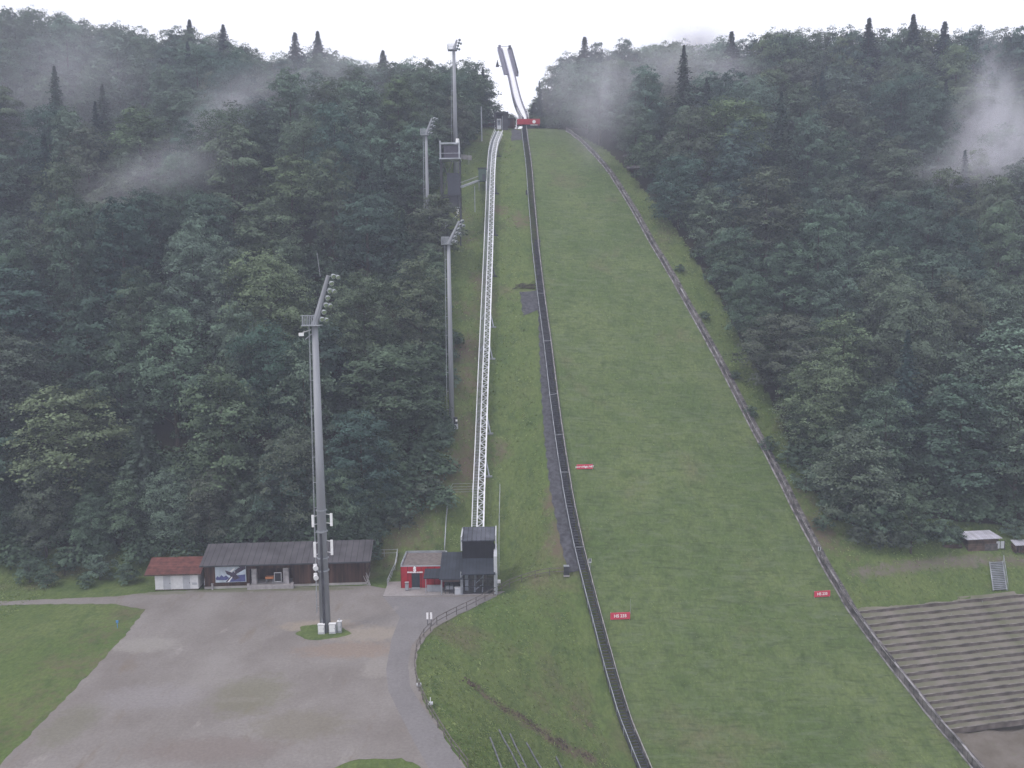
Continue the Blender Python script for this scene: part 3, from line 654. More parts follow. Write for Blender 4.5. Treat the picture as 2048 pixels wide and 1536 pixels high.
for sg in (-1, 1):
    m_ = MB()
    for i in range(N-1):
        a = ic[i]+rt[i]*iw[i]*sg; b = ic[i+1]+rt[i+1]*iw[i+1]*sg; m_.beam(a-upv*.2, b-upv*.2, .3, 1.6)
    m_.build('side_wall', LILAC, t, j0)
    i0 = int(N*.735); m_ = MB(); rows = []
    wp = 7.2*300/F if sg < 0 else 6.8*300/F
    for i in range(i0, N):
        a = ic[i]+rt[i]*(iw[i]+.25)*sg; f = (i-i0)/(N-1-i0); b = a+rt[i]*wp*sg+upv*(-.6 if sg < 0 else -1.3)*(1.2-f)
        m_.beam((a+b)/2+upv*.3, (a+b)/2+(ic[min(i+1, N-1)]-ic[min(i, N-2)])*1.1+upv*.3, wp, .35)
    m_.build('stair_wing', LILAC, t, j0)
    m_ = MB()
    for i in range(i0, N-1): a = ic[i]+rt[i]*(iw[i]+wp+.2)*sg; b = ic[i+1]+rt[i+1]*(iw[i+1]+wp+.2)*sg; m_.beam(a+upv*.2, b+upv*.2, .12, 1.3)
    a = ic[-1]+rt[-1]*(iw[-1]+wp*.6)*sg; m_.beam(a, a+upv*1.4, .9, .9)
    m_.build('wind_screen', DKST if sg > 0 else LILAC, t, j0)
a = ic[-1]; MB().beam(a-rt[-1]*2.2+upv*1.0, a+rt[-1]*2.2+upv*1.0, .12).build('top_rail', LILAC, t, j0)
tp_ = atY(995, 119, 312); tq = atY(991.5, 132, 312); tr_ = atY(998, 132, 312); 
m_ = MB().poly([tp_, tq, tr_, tp_+Vector((0,1.5,0)), tq+Vector((0,1.5,0)), tr_+Vector((0,1.5,0))], [(0,1,2),(3,5,4),(0,3,4,1),(1,4,5,2),(2,5,3,0)])
cc = ic[int(N*.80)]; m_.beam((tp_+tq+tr_)/3+Vector((0,.8,0)), cc-rt[0]*1.5-upv*.5, .15).build('start_canopy', DKST, t, j0)
lgm = MB()
for f, dx in ((.30,-.3),):
    i = int(f*(N-1)); p = ic[i]-upv*1.4; gz = tz(p.x, p.y)
    for sg in (-1, 1): lgm.beam(p+rt[i]*sg*.9, Vector((p.x+sg*1.3+dx*2, p.y-4, gz-1)), .45, .9)
lgm.build('support_leg', mat('pale_concrete', (.62,.6,.68), .8, .08), t, j0)
ta = atY(1034, 238, 269.5); tb = atY(1080, 238, 269.5); hb_ = 12*269.5/F; ta2 = atY(1034,249,269.5)
MB().box(ta.x, tb.x, 269.3, 272.5, ta2.z, atY(1056,238,269.5).z).build('take_off_table', REDT, t, j0)
MB().box(ta.x+1.6, tb.x-1.5, 269.9, 272, ta2.z-1.8, ta2.z).build('table_base', DKST, t, j0)
lc = atY(1068, 243.5, 269.2); MB().cyl(lc, lc+Vector((0,-.06,0)), .5, None, 16).build('emblem', WHT, t, j0)
MB().box(lc.x-1.1, lc.x+1.1, 269.18, 269.3, lc.z-1.0, lc.z-.86).build('table_lettering', WHT, t, j0)
rm = MB()
for sg in (-1, 1):
    for i in range(0, 18): 
        a = ic[i]+rt[i]*(iw[i]+.5)*sg; b = ic[i+1]+rt[i+1]*(iw[i+1]+.5)*sg
        rm.beam(a+upv*1.0, b+upv*1.0, .1); 
        if i % 2 == 0: rm.beam(a-upv*.5, a+upv*1, .08)
rm.build('guard_rail', RAILM, t, j0)

# ------------------------------------------------------------------ stairs beside the slope
sv = np.arange(84, 261, 1.0)
def P(s, t, lift): x, y = xy(s, t); return Vector((x, y, max(float(hp(s)), tz(x, y))+lift))
o0 = P(84, float(tl(84)), 0)
t = empty('slope_stairs', o0, 0, 'long dark grated stairs with two handrails up the left edge of the landing slope', 'stairs')
wst = lambda s: 1.35
for nm, off in (('stringer', .15), ('stringer', 1.5)):
    m_ = MB()
    for a, b in zip(sv[:-1:2], sv[2::2]): m_.beam(P(a, tl(a)-off, .3), P(b, tl(b)-off, .3), .1, .28)
    m_.build(nm, DKST, t, o0)
m_ = MB(); s = 84.0
while s < 260: p = P(s, tl(s)-.82, .36); q = Vector((.989, .148, 0))*.62; m_.beam(p-q, p+q, .26, .06); s += .42
m_.build('treads', DKGR, t, o0)
for off, h_, mm in ((.1, .95, GREYW2), (1.55, .95, STEEL)):
    m_ = MB()
    for a, b in zip(sv[:-1:2], sv[2::2]): m_.beam(P(a, tl(a)-off, .3+h_), P(b, tl(b)-off, .3+h_), .08)
    for a in sv[::3]: m_.beam(P(a, tl(a)-off, 0), P(a, tl(a)-off, .3+h_), .06)
    m_.build('handrail', mm, t, o0)
for a in (113, 131, 143, 150, 158, 170, 182): MB().beam(P(a, tl(a)-.1, 1.25), P(a, tl(a)-1.55, 1.25), .07).build('cross_bar', STEEL, t, o0)
# grey board edging between stairs and slope
m_ = MB()
for a, b in zip(sv[:-1:2], sv[2::2]): m_.beam(P(a, tl(a)+.1, .2), P(b, tl(b)+.1, .2), .08, .5)
tag(m_.build('edge_board', GREYW, None, o0), 'low grey edging board between the dark stairs and the landing slope', 'edging board')

# ------------------------------------------------------------------ board wall on the right edge
o1 = P(84, float(tr(84)), 0)
t = empty('board_wall', o1, 0, 'long weathered timber board wall down the right edge of the landing slope', 'wall')
for q, s in enumerate(np.arange(84, 260, 3.0)):
    b = min(s+2.95, 260); hh = 1.35 if s < 200 else 1.0
    hh += .08*math.sin(q*2.3)
    MB().beam(P(s, tr(s), hh/2), P(b, tr(b), hh/2), .12, hh).build('board_panel', GREYW, t, o1)
m_ = MB(); m2 = MB(); m3 = MB()
for s in np.arange(84, 259, 1.5):
    a, b = P(s, tr(s)+.02, 1.37 if s < 200 else 1.02), P(s+1.5, tr(s+1.5)+.02, 1.37 if s+1.5 < 200 else 1.02)
    if random.random() > .03: m_.beam(a, b, .28, .09)
    m2.beam(P(s, tr(s)-.22, .1), P(s+1.5, tr(s+1.5)-.22, .1), .22, .2)
    m3.beam(P(s, tr(s)+.16, -.2), P(s, tr(s)+.16, 1.2), .1)
    m3.beam(P(s, tr(s)+.2, .9), P(s, tr(s)+1.0, .0), .08)
CAPW = mat('weathered_cap', (.27, .255, .27), .9, .35, 1.0); m_.build('cap_board', CAPW, t, o1); m2.build('base_board', CAPW, t, o1); m3.build('back_props', GREYW, t, o1)
rows = []
for s in np.arange(84, 259, 1.5): rows.append([P(s, tr(s)+.25, .16), P(s, tr(s)+1.35, .2)])
o = MB().strip(rows).build('path', mat('trodden_boards', (.17,.155,.16), .95, .35, 1.2, stripe=(1, 2.5, .4))); tag(o, kind='structure')

# ------------------------------------------------------------------ banners on the slope
def sign(px, py, w_px, h_px, body, label, tilt=0.0, full=False):
    x, y = hill_hit(px, py+h_px/2); k = y/F; w, h = w_px*k, h_px*k/.8; z = slope_z(x, y)
    t = empty('slope_banner', (x, y, z), tilt, label, 'banner', 'red banners on the landing slope')
    MB().box(-w/2, w/2, -.05, .03, .15, .15+h).build('banner_cloth', SIGNR, t)
    MB().beam((-w/2+.05,.05,0), (-w/2+.05,.05,h+.2), .07).beam((w/2-.05,.05,0), (w/2-.05,.05,h+.2), .07).build('stakes', STEEL, t)
    text('lettering', body, h*(.62 if not full else .55), WHT, (0, -.07, .15+h/2), (R(90), 0, 0), t, .012, bold=.012)
    return t
sign(1169.5, 938, 33, 7.5, 'powerAllgäu NET', 'smallest red banner with white script, uppermost on the landing slope', .06, True)
sign(1240.5, 1237, 41, 11.5, 'HS 235', 'wide red banner low on the slope beside the stairs', .08)
sign(1644, 1195.5, 35, 10, 'HS 235', 'red banner on the slope next to the right board wall', .16)
pole(1261, 1230, 1198, .03, 'thin pale stake standing at the right end of the lowest banner', 'stake', STEEL, 'stake')
def mark(px, py, label):
    p = hit(px, py); t = empty('number_sign', p, .1, label, 'number sign', 'small number signs'); MB().beam((0,0,-.2), (0,0,1.6), .08).build('post', STEEL, t)
    MB().box(-.22,.22,-.06,0,1.3,1.95).build('plate', DOORG, t); MB().box(-.12,.12,-.08,-.06,1.5,1.95).build('digit', DKST, t)
mark(1638, 1118, 'small white number sign on a post behind the right board wall')
mark(1180, 1142, 'small white number sign at the head of the lowest stair flight')

# dark mat pad left of the stairs with a heap of branches
drape('gravel_pad', [(1040,585),(1046,632)], [(1082,580),(1084,618)], 22, 8, .14, MATB)
m_ = MB()
for i in range(34):
    p = hit(random.uniform(1030,1076), random.uniform(570,581)); a = random.uniform(-.5,.5); L = random.uniform(1,2.6)
    m_.cyl(p+Vector((-L/2,0,random.uniform(.1,.5))), p+Vector((L/2,a,random.uniform(.1,1.0))), .07, .03, 5)
tag(m_.build('branch_pile', BARK, None, hit(1052,576)), 'pile of bare dark branches above the dark pad beside the stairs', 'branch pile')
drape('rubber_apron', [(1024,258),(1022,283)], [(1042,262),(1044,280)], 12, 6, .12, MATB)

# ------------------------------------------------------------------ lower lift station, red building, canopies
A = at(925, 1190); k = A.y/F
B = at(990, 1189); ang = math.atan2(B.y-A.y, B.x-A.x); LW = (B-A).length
t = empty('lower_lift_station', (A.x, A.y, .12), ang, 'dark glazed lower station at the foot of the silver lift track', 'lift station')
MB().box(-.1, .12, 0, 5, 0, 3.2).build('wall', STEEL, t); MB().box(LW-.12, LW+.35, -.1, 6.5, 0, 5.6).build('side_wall', DOORG, t)
m_ = MB()
for x in np.linspace(0.12, LW-.12, 6): m_.box(x-.03, x+.03, 0, .1, 0, 3.1)
for z in (0.05, 1.1, 2.2, 3.05): m_.box(.12, LW-.12, .01, .09, z-.05, z+.05)
m_.build('window_frame', DKST, t); MB().box(.14, LW-.14, .04, .06, .1, 3.0).build('glass_front', GLASS, t)
MB().box(.12, LW-.12, 3.6, 3.7, 0, 3.0).build('inner_wall', mat('inner_grey', (.24,.2,.19), .9, .3, 1), t)
MB().box(.3,.8,1.5,2.2,0,2.6).beam((1.75,.8,0),(1.95,3.5,4),.22).beam((2.9,.8,0),(3.1,3.5,4),.14).beam((1.75,.8,1.2),(3,1.2,2.2),.1).beam((1.75,.8,.3),(3,.9,1.2),.1).build('track_end', RAILM, t)
MB().poly([(-.15,-.5,3.15),(LW+.1,-.5,3.15),(LW+.1,3.4,4.3),(-.15,3.4,4.3),(-.15,-.5,3.0),(LW+.1,-.5,3.0),(LW+.1,3.4,4.15),(-.15,3.4,4.15)], [(0,1,2,3),(7,6,5,4),(0,4,5,1),(1,5,6,2),(2,6,7,3),(3,7,4,0)]).build('front_roof', SLATE, t)
MB().box(-.1, LW-.25, 3.4, 3.6, 3.8, 7.1).box(-.1, .1, 3.6, 8.4, 0, 7.1).box(LW-.35, LW-.15, 3.6, 8.4, 3, 7.1).build('louvre_wall', LOUV, t)
MB().poly([(-.2,3.2,7.1),(LW+.1,3.2,7.1),(LW+.1,8.6,7.7),(-.2,8.6,7.7),(-.2,3.2,6.95),(LW+.1,3.2,6.95),(LW+.1,8.6,7.55),(-.2,8.6,7.55)], [(0,1,2,3),(7,6,5,4),(0,4,5,1),(1,5,6,2),(2,6,7,3),(3,7,4,0)]).build('top_roof', mat('wet_roof', (.085,.09,.12), .25, .2, .5, stripe=(0,1.5,.1), spec=.6), t)
MB().box(-.3,-.1,3.3,8.6,5.5,7.6).box(LW+.1,LW+.28,3.2,8.7,5.0,7.8).build('fascia', DOORG, t)
MB().box(-.25,-.1,-.3,-.1,0,3.4).box(LW+.1,LW+.3,-.4,-.2,0,3.2).build('downpipe', STEEL, t)
# red building
A = at(802, 1176, .12); B = at(888, 1175, .12); ang = math.atan2(B.y-A.y, B.x-A.x); LW = (B-A).length
t = empty('red_building', (A.x, A.y, .12), ang, 'flat roofed red ticket building with white lettering beside the lift station', 'building')
HB = 3.25; DB = 7.0
MB().box(0, LW, 0, DB, 0, HB).build('wall', REDP, t); MB().box(.25, LW-.25, .25, DB-.25, HB, HB+.06).build('roof', GRAVR, t)
MB().box(0, LW, -.02, .2, HB, HB+.1).box(-.02, .2, .2, DB, HB, HB+.3).box(LW-.2, LW+.02, .2, DB, HB, HB+.3).box(.2, LW-.2, DB-.2, DB, HB, HB+.35).build('parapet', STEEL, t)
d0 = (825-802)/86*LW; d1 = (839-802)/86*LW
do = MB().box(d0, d1, -.06, .0, .05, 2.15).build('door', mat('dark_teal_door', (.03,.04,.055), .5, .1), t)
MB().box(d0-.08, d0, -.1, 0, 0, 2.25).box(d1, d1+.08, -.1, 0, 0, 2.25).box(d0-.08, d1+.08, -.1, 0, 2.15, 2.25).box((d0+d1)/2-.04,(d0+d1)/2+.04,-.09,-.06,.05,2.15).build('door_frame', DKST, do)
MB().box(d0-.1, d1+.1, -.7, 0, .0, .1).build('door_step', STEEL, t)
text('lettering', 'SPARKASSE ALLGÄU', .255, WHT, ((831-802)/86*LW, -.06, 2.40), (R(90),0,0), t, .02, bold=.016)
text('emblem', 'S', .85, WHT, ((830-802)/86*LW+.02, -.06, 2.84), (R(90),0,0), t, .03, bold=.05)
MB().cyl(((830-802)/86*LW,-.02,3.2), ((830-802)/86*LW,-.08,3.2), .1, None, 12).build('emblem_dot', WHT, t)
bp_ = at(814, 1181, .12); o = empty('waste_bin', bp_, 0, 'small grey waste bin in front of the red building wall', 'bin')
MB().box(-.25,.25,-.2,.2,.1,1.05).build('bin_body', STEEL, o); MB().box(-.3,.3,-.25,.25,1.2,1.28).beam((-.22,0,0),(-.22,0,1.2),.05).beam((.22,0,0),(.22,0,1.2),.05).build('bin_lid', GREYW2, o)
# canopies
def canopy(px0, px1, pyb, hf, hb_, dep, label, posts=True, group='dark canopies beside the lift station', over=.3):
    A = at(px0, pyb, .12); B = at(px1, pyb, .12); L = (B-A).length
    t = empty('canopy', (A.x, A.y, .12), 0, label, 'canopy', group)
    MB().poly([(-over,-over,hf),(L+over,-over,hf),(L+over,dep,hb_),(-over,dep,hb_),(-over,-over,hf-.14),(L+over,-over,hf-.14),(L+over,dep,hb_-.14),(-over,dep,hb_-.14)], [(0,1,2,3),(7,6,5,4),(0,4,5,1),(1,5,6,2),(2,6,7,3),(3,7,4,0)]).build('roof', SLATE, t)
    for x in (0, L): MB().beam((x,0,0), (x,0,hf), .12).build('post', STEEL, t)
    return t, L
c1, L1 = canopy(852, 884, 1186, 2.35, 3.3, 4.0, 'smaller dark lean-to canopy in front of the red building wall')
c2, L2 = canopy(883, 922, 1190, 2.5, 4.6, 6.0, 'larger dark sloping canopy between the red building and lift station')
MB().box(0, L2, 5.2, 5.3, 0, 3.6).build('back_wall', DKST, c2); MB().box(.2, L2-.2, -.15, -.05, 2.0, 2.3).build('beam', mat('dull_brown', (.11,.08,.08), .8), c2)
MB().box(.1,L1-.1,.6,.7,0,1.0).build('side_rail', STEEL, c1)
p = at(915.5, 1189, .12); o = empty('ticket_counter', p, 0, 'pale grey counter box standing beneath the larger dark canopy', 'counter'); MB().box(-.42,.42,0,.6,0,.95).build('counter_body', DOORG, o); MB().box(-.47,.47,-.05,.65,.95,1.02).build('counter_top', WHITE, o)
p = at(899, 1187, .12); o = empty('turnstile', p, 0, 'dark turnstile frame beneath the larger dark canopy', 'turnstile')
m_ = MB()
for x in (-.6, 0, .6): m_.beam((x,0,0),(x,0,1.5),.09); m_.beam((x,1.2,0),(x,1.2,1.5),.09)
m_.build('posts', DKST, o); MB().box(-.6,.6,.3,.9,.5,1.0).build('barrier_arm', STEEL, o)
# sheer hedge-like rail left of the red building: handrail ramp
def railing(pts, label, name='railing', h=1.0, post_every=2.0, mtl=STEEL, r=.05, rails=(1.0, .5), offs=0):
    L = [hit(*p) for p in pts]; o = L[0].copy(); n = max(2, int(sum((b-a).length for a, b in zip(L[:-1], L[1:]))/post_every)+1)
    Q = lerp_line(L, n); Q = [Vector((q.x, q.y, tz(q.x, q.y))) for q in Q]
    t = empty(name, o, 0, label, name.replace('_', ' '))
    for f in rails:
        m_ = MB()
        for a, b in zip(Q[:-1], Q[1:]): m_.beam(a+Vector((0,0,h*f)), b+Vector((0,0,h*f)), r*1.1)
        m_.build('rail', mtl, t, o)
    for q in Q: MB().beam(q-Vector((0,0,.3)), q+Vector((0,0,h)), r*1.3).build('post', mtl, t, o)
    return t
railing(FENCE, 'grey post and rail fence curving along the road above the grass bank', 'fence', 1.1, 2.2, mat('fence_grey_wood', (.13,.115,.11), .9, .2), .07)
railing([(775,1172),(785,1150),(793,1130),(795,1110)], 'curved grey handrail left of the red building', 'handrail', 1.0, 1.2, STEEL, .08)
railing([(742,1112),(768,1113),(795,1112)], 'pale rail fence on the grass between the barn and the red building', 'fence', 1.1, 2.0, STEEL, .05)
def netfence(pts, h, label):
    L = [hit(*p) for p in pts]; o = L[0].copy(); Q = []
    t = empty('mesh_fence', o, 0, label, 'mesh fence'); 
    for i, q in enumerate(lerp_line(L, 10)): q = Vector((q.x, q.y, tz(q.x, q.y))); Q.append(q)
    for q in Q[::3]: MB().beam(q-Vector((0,0,.3)), q+Vector((0,0,h)), .1).build('post', STEEL, t, o)
    m_ = MB()
    for a, b in zip(Q[:-1], Q[1:]):
        for f in (.05, .35, .65, 1): m_.beam(a+Vector((0,0,h*f)), b+Vector((0,0,h*f)), .035)
    m_.build('wires', STEEL, t, o)
netfence([(889,1108),(893,1040),(897,1000),(905,985),(945,984)], 1.5, 'mesh fence climbing the grass left of the lift track foot')
netfence([(998,1150),(998,1090),(999,1020),(1000,985)], 1.5, 'mesh fence climbing the grass right of the lift track foot')
railing([(938,312),(938,330)], 'short railing on the crest right of the dark tower', 'railing', 1.0, 1.5)

# ------------------------------------------------------------------ long barn
A = at(410, 1178); B = at(733, 1168.5); ang = math.atan2(B.y-A.y, B.x-A.x); LW = (B-A).length; px = lambda x: (x-410)/(733-410)*LW
t = empty('long_barn', (A.x, A.y, 0), ang, 'long brown wooden barn with a grey roof and an open bay', 'barn')
HW_ = 3.75; DP = 8.0
MB().box(0, px(500), 0, .2, .35, HW_).box(px(586), LW, 0, .2, .35, HW_).box(px(500), px(586), 2.6, 2.8, .35, HW_).box(px(500), px(586), 0, .2, 2.9, HW_).box(px(500)-.2, px(500), .2, 2.6, .35, HW_).box(px(586), px(586)+.2, .2, 2.6, .35, HW_).box(0, LW, DP-.2, DP, .35, HW_).build('wall', BWOOD, t)
MB().poly([(0,.2,.35),(0,DP-.2,.35),(0,DP-.2,HW_),(0,4.2,5.3),(0,.2,HW_),(.2,.2,.35),(.2,DP-.2,.35),(.2,DP-.2,HW_),(.2,4.2,5.3),(.2,.2,HW_)], [(0,1,2,3,4),(9,8,7,6,5),(0,5,6,1),(1,6,7,2),(2,7,8,3),(3,8,9,4),(4,9,5,0)]).build('gable', BWOOD2, t)
MB().poly([(LW-.2,.2,.35),(LW-.2,DP-.2,.35),(LW-.2,DP-.2,HW_),(LW-.2,4.2,5.3),(LW-.2,.2,HW_),(LW,.2,.35),(LW,DP-.2,.35),(LW,DP-.2,HW_),(LW,4.2,5.3),(LW,.2,HW_)], [(0,1,2,3,4),(9,8,7,6,5),(0,5,6,1),(1,6,7,2),(2,7,8,3),(3,8,9,4),(4,9,5,0)]).build('gable', BWOOD2, t)
MB().box(-.05, LW+.05, -.08, .3, 0, .35).box(-.05, .3, .3, DP, 0, .35).box(LW-.3, LW+.05, .3, DP, 0, .35).build('plinth', CONC, t)
def roofm(L0, L1, ye, ze, yr, zr_, yb, th=.15):
    m_ = MB()
    for (y0, z0, y1, z1) in ((ye, ze, yr, zr_), (yr, zr_, yb, ze)):
        m_.poly([(L0,y0,z0),(L1,y0,z0),(L1,y1,z1),(L0,y1,z1),(L0,y0,z0-th),(L1,y0,z0-th),(L1,y1,z1-th),(L0,y1,z1-th)], [(0,1,2,3),(7,6,5,4),(0,4,5,1),(1,5,6,2),(2,6,7,3),(3,7,4,0)])
    return m_
roofm(-.4, LW+.8, -.9, HW_+.05, 4.2, 5.75, 9.2).build('roof', GROOF, t)
MB().box(-.42, LW+.82, -.98, -.88, HW_-.12, HW_+.08).build('gutter', DKST, t)
MB().box(px(503), px(512.5), .1, .8, .35, 2.9).build('column', GREYW2, t); MB().box(px(566), px(577), .1, .8, .35, 2.9).build('column', GREYW2, t)
MB().box(px(499), px(587), -.9, 2.6, 0, .45).build('bay_floor', CONC, t); MB().box(px(499), px(587), -1.0, -.9, .0, .62).box(px(499)-.15, px(499)+.2, -1.05, -.7, 0, .9).box(px(587)-.2, px(587)+.15, -1.05, -.7, 0, .9).build('bay_kerb', mat('pale_step', (.33,.31,.32), .9, .1), t)
M_ = t.matrix_basis
def on_barn(x, y, z): return Matrix.Translation((A.x, A.y, 0)) @ Matrix.Rotation(ang, 4, 'Z') @ Vector((x, y, z))
o = empty('table', on_barn(px(537), .9, .45), ang, 'small orange topped table standing in the open bay of the barn', 'table')
MB().box(-.6,.6,-.35,.35,.62,.95).build('tabletop', ORNG, o)
for x in (-.5,.5):
    for y in (-.28,.28): MB().beam((x,y,0),(x,y,.62),.07).build('leg', STEEL, o)
o = empty('display_case', on_barn(px(553), 1.0, .45), ang, 'white framed dark display case in the open barn bay', 'display case')
MB().box(-.55,-.47,-.1,0,0,1.5).box(.47,.55,-.1,0,0,1.5).box(-.47,.47,-.1,0,1.4,1.5).box(-.55,.55,-.1,.3,-.0,.12).build('case_frame', WHITE, o); MB().box(-.47,.47,-.05,.0,.12,1.4).build('case_panel', DKST, o)
o = empty('banner', on_barn((px(432)+px(493))/2, -.06, 2.25), ang, 'large picture banner of mountains and crossed skis on the barn wall', 'banner')
bw, bh = (px(493)-px(432))/2, 1.28
MB().box(-bw, bw, -.04, 0, -bh, bh).build('cloth', SKYB, o)
def flatp(m_, pts, y): 
    return m_.poly([(x*bw, y, z*bh) for x, z in pts], [tuple(range(len(pts)))])
flatp(flatp(MB(), [(-.97,-.45),(-.85,-.2),(-.75,-.4),(-.6,-.1),(-.45,-.35),(-.3,-.15),(-.1,-.5),(-.3,-.75),(-.95,-.7)], -.05), [(.05,-.6),(.3,-.2),(.95,-.1),(.95,-.95),(-.1,-.95)], -.05).build('print_mountains', BLUEB, o)
m_ = MB()
flatp(m_, [(-.35,.45),(.1,.15),(.55,.75),(.95,.55),(.35,-.05),(.6,-.5),(.25,-.75),(-.05,-.2),(-.25,-.02)], -.065); flatp(m_, [(.5,.95),(.98,.95),(.98,.5),(.7,.6)], -.066)
flatp(m_, [(-.35,-.95),(-.15,-.95),(.15,-.3),(.0,-.3)], -.067); m_.build('print_skier', DARKB, o)
m_ = MB(); flatp(m_, [(-.22,-.95),(-.12,-.95),(.12,-.35),(.05,-.35)], -.075); flatp(m_, [(-.05,.3),(.25,.7),(.3,.62),(.05,.22)], -.075); flatp(m_, [(.22,.25),(.3,.3),(.28,.15)], -.0755); m_.build('print_skis', WHT, o)
p = at(414.5, 1176); o = empty('info_board', (p.x, p.y-.3, 0), 0, 'small grey board on legs at the left corner of the barn', 'board')
MB().box(-.32,.32,0,.12,.5,1.5).build('panel', DOORG, o); MB().beam((-.28,.06,0),(-.28,.06,.5),.08).beam((.28,.06,0),(.28,.06,.5),.08).build('legs', DKST, o)
p = at(426, 1178); o = MB().box(-.12,.12,-.12,.12,0,.85).box(-.16,.16,-.16,.16,.85,.92).build('bollard', GREYW2); o.location = (p.x, p.y-.2, 0); tag(o, 'short pale bollard beside the grey board at the barn corner', 'bollard')
p = at(738, 1170); o = MB()
for q in range(5): o.cyl((random.uniform(-.3,.3),random.uniform(-.2,.2),0), (random.uniform(-.9,-.2),random.uniform(.2,.5),random.uniform(1.2,2.0)), .08, .04, 6)
o = o.build('timber_stack', GREYW2); o.location = p; tag(o, 'few pale timbers leaning on the right end of the barn', 'timber')

# white hut with red roof
A2 = at(311, 1181); B2 = at(397, 1179); ang2 = math.atan2(B2.y-A2.y, B2.x-A2.x); L = (B2-A2).length; qx = lambda x: (x-311)/(397-311)*L
t = empty('white_hut', (A2.x, A2.y, 0), ang2, 'white hut with red tiled roof left of the long barn', 'hut')
HH = 2.45
MB().box(0, L, 0, 5, 0, HH).build('wall', WHITE, t)
roofm(-1.2, L+.75, -.9, HH+.25, 2.5, 4.35, 5.9).build('roof', TILE, t); MB().box(-1.22, L+.77, -.97, -.88, HH+.08, HH+.28).build('gutter', BWOOD2, t)
MB().box(-.05, L+.05, -.05, 5.05, 0, .14).build('plinth', BWOOD2, t)
for x0, x1 in ((327,343),(366,382)): 
    d_ = MB().box(qx(x0), qx(x1), -.04, 0, .14, 2.2).build('door', DOORG, t); MB().box(qx(x1)-.2, qx(x1)-.12, -.08, -.04, 1.0, 1.15).build('handle', DKST, d_)
m_ = MB()
for x in (327, 343, 344.5, 366, 382): m_.box(qx(x)-.04, qx(x)+.04, -.08, 0, .14, 2.3)
m_.build('frame_strip', WHITE, t)
MB().box(qx(385), qx(395), -.05, 0, .75, 1.1).build('vent_grille', DOORG, t)
MB().poly([(.02,.3,HH),(.02,4.7,HH),(.02,2.5,HH+1.6),(-.0,.3,HH),(-.0,4.7,HH),(0,2.5,HH+1.6)],[(0,2,1),(3,4,5)]).build('gable', BWOOD2, t)
p = at(235, 1256); o = MB().beam((0,0,0),(0,0,1.0),.06).box(-.15,.15,-.04,.04,.7,1.05).build('marker_post', mat('blue_paint', (.1,.28,.6), .5)); o.location = p; tag(o, 'tiny blue marker post in the meadow at the edge of the lot', 'marker post')

# sign with two white plates by the road bend, small things on the fence
p = at(859, 1252); t = empty('direction_sign', p, 0, 'two narrow white plates on posts at the bend of the road', 'sign')
for x in (-.25, .25): MB().box(x-.13, x+.13, -.05, .0, .95, 1.85).build('plate', WHT, t)
MB().beam((-.25,.03,0),(-.25,.03,1.9),.07).beam((.25,.03,0),(.25,.03,1.9),.07).build('posts', DKST, t)
p = hit(997, 1172); o = empty('floodlight', p, 0, 'small white floodlight on the grass right of the lift station', 'floodlight'); MB().beam((0,0,0),(0,0,.5),.08).build('post', STEEL, o); MB().box(-.32,.32,-.25,.1,.5,.95).build('lamp_head', WHT, o)
p = hit(1133, 1152); o = empty('utility_box', p, 0, 'black utility box at the fence end beside the gravel strip', 'utility box'); MB().box(-.4,.4,-.2,.5,.15,1.5).build('box_body', DKST, o); MB().box(-.45,.45,-.3,.5,0,.15).build('box_base', CONC, o); MB().box(-.42,.42,-.24,.54,1.5,1.58).build('box_lid', STEEL, o)
for i, (a, b, lb) in enumerate([(861,1413,'white hose reel on the bank just behind the lower road fence'),(838,1375,'small white tap post behind the fence where the road bends')]):
    p = hit(a, b); o = empty('hose_reel' if i == 0 else 'tap_post', p, 0, lb, 'hose reel' if i == 0 else 'tap')
    MB().cyl((-.25,0,.35),(.25,0,.35),.2,None,12).build('drum', DOORG, o); MB().beam((0,0,-.1),(0,0,1.0),.09).build('post', WHITE, o)
# rubble line and loose stones on the bank
m_ = MB(); rut = lerp_line([hit(*q) for q in [(938,1362),(960,1384),(1000,1412),(1050,1440),(1090,1470),(1130,1492),(1175,1512),(1225,1545)]], 800)
for qi, q in enumerate(rut):
    if math.sin(qi*.041)+.6*math.sin(qi*.13+1) < -.35: continue
    x = q.x+random.gauss(0,.5); y = q.y+random.gauss(0,.42); z = tz(x, y)+.04; r_ = random.uniform(.05,.24)*(.5+.5*abs(math.sin(q.y*1.7)))
    c = Vector((x, y, z)); pts = [c+Vector((random.uniform(.6,1)*r_*dx, random.uniform(.6,1)*r_*dy, r_*dz)) for dx, dy, dz in ((1,0,.0),(0,1,.1),(-1,0,0),(0,-1,-.1),(.1,.1,.9),(0,0,-.6))]
    m_.poly(pts, [(0,1,4),(1,2,4),(2,3,4),(3,0,4),(1,0,5),(2,1,5),(3,2,5),(0,3,5)])
tag(m_.build('rubble', STONE), 'line of dark rubble and earth running down the grass bank', kind='stuff')
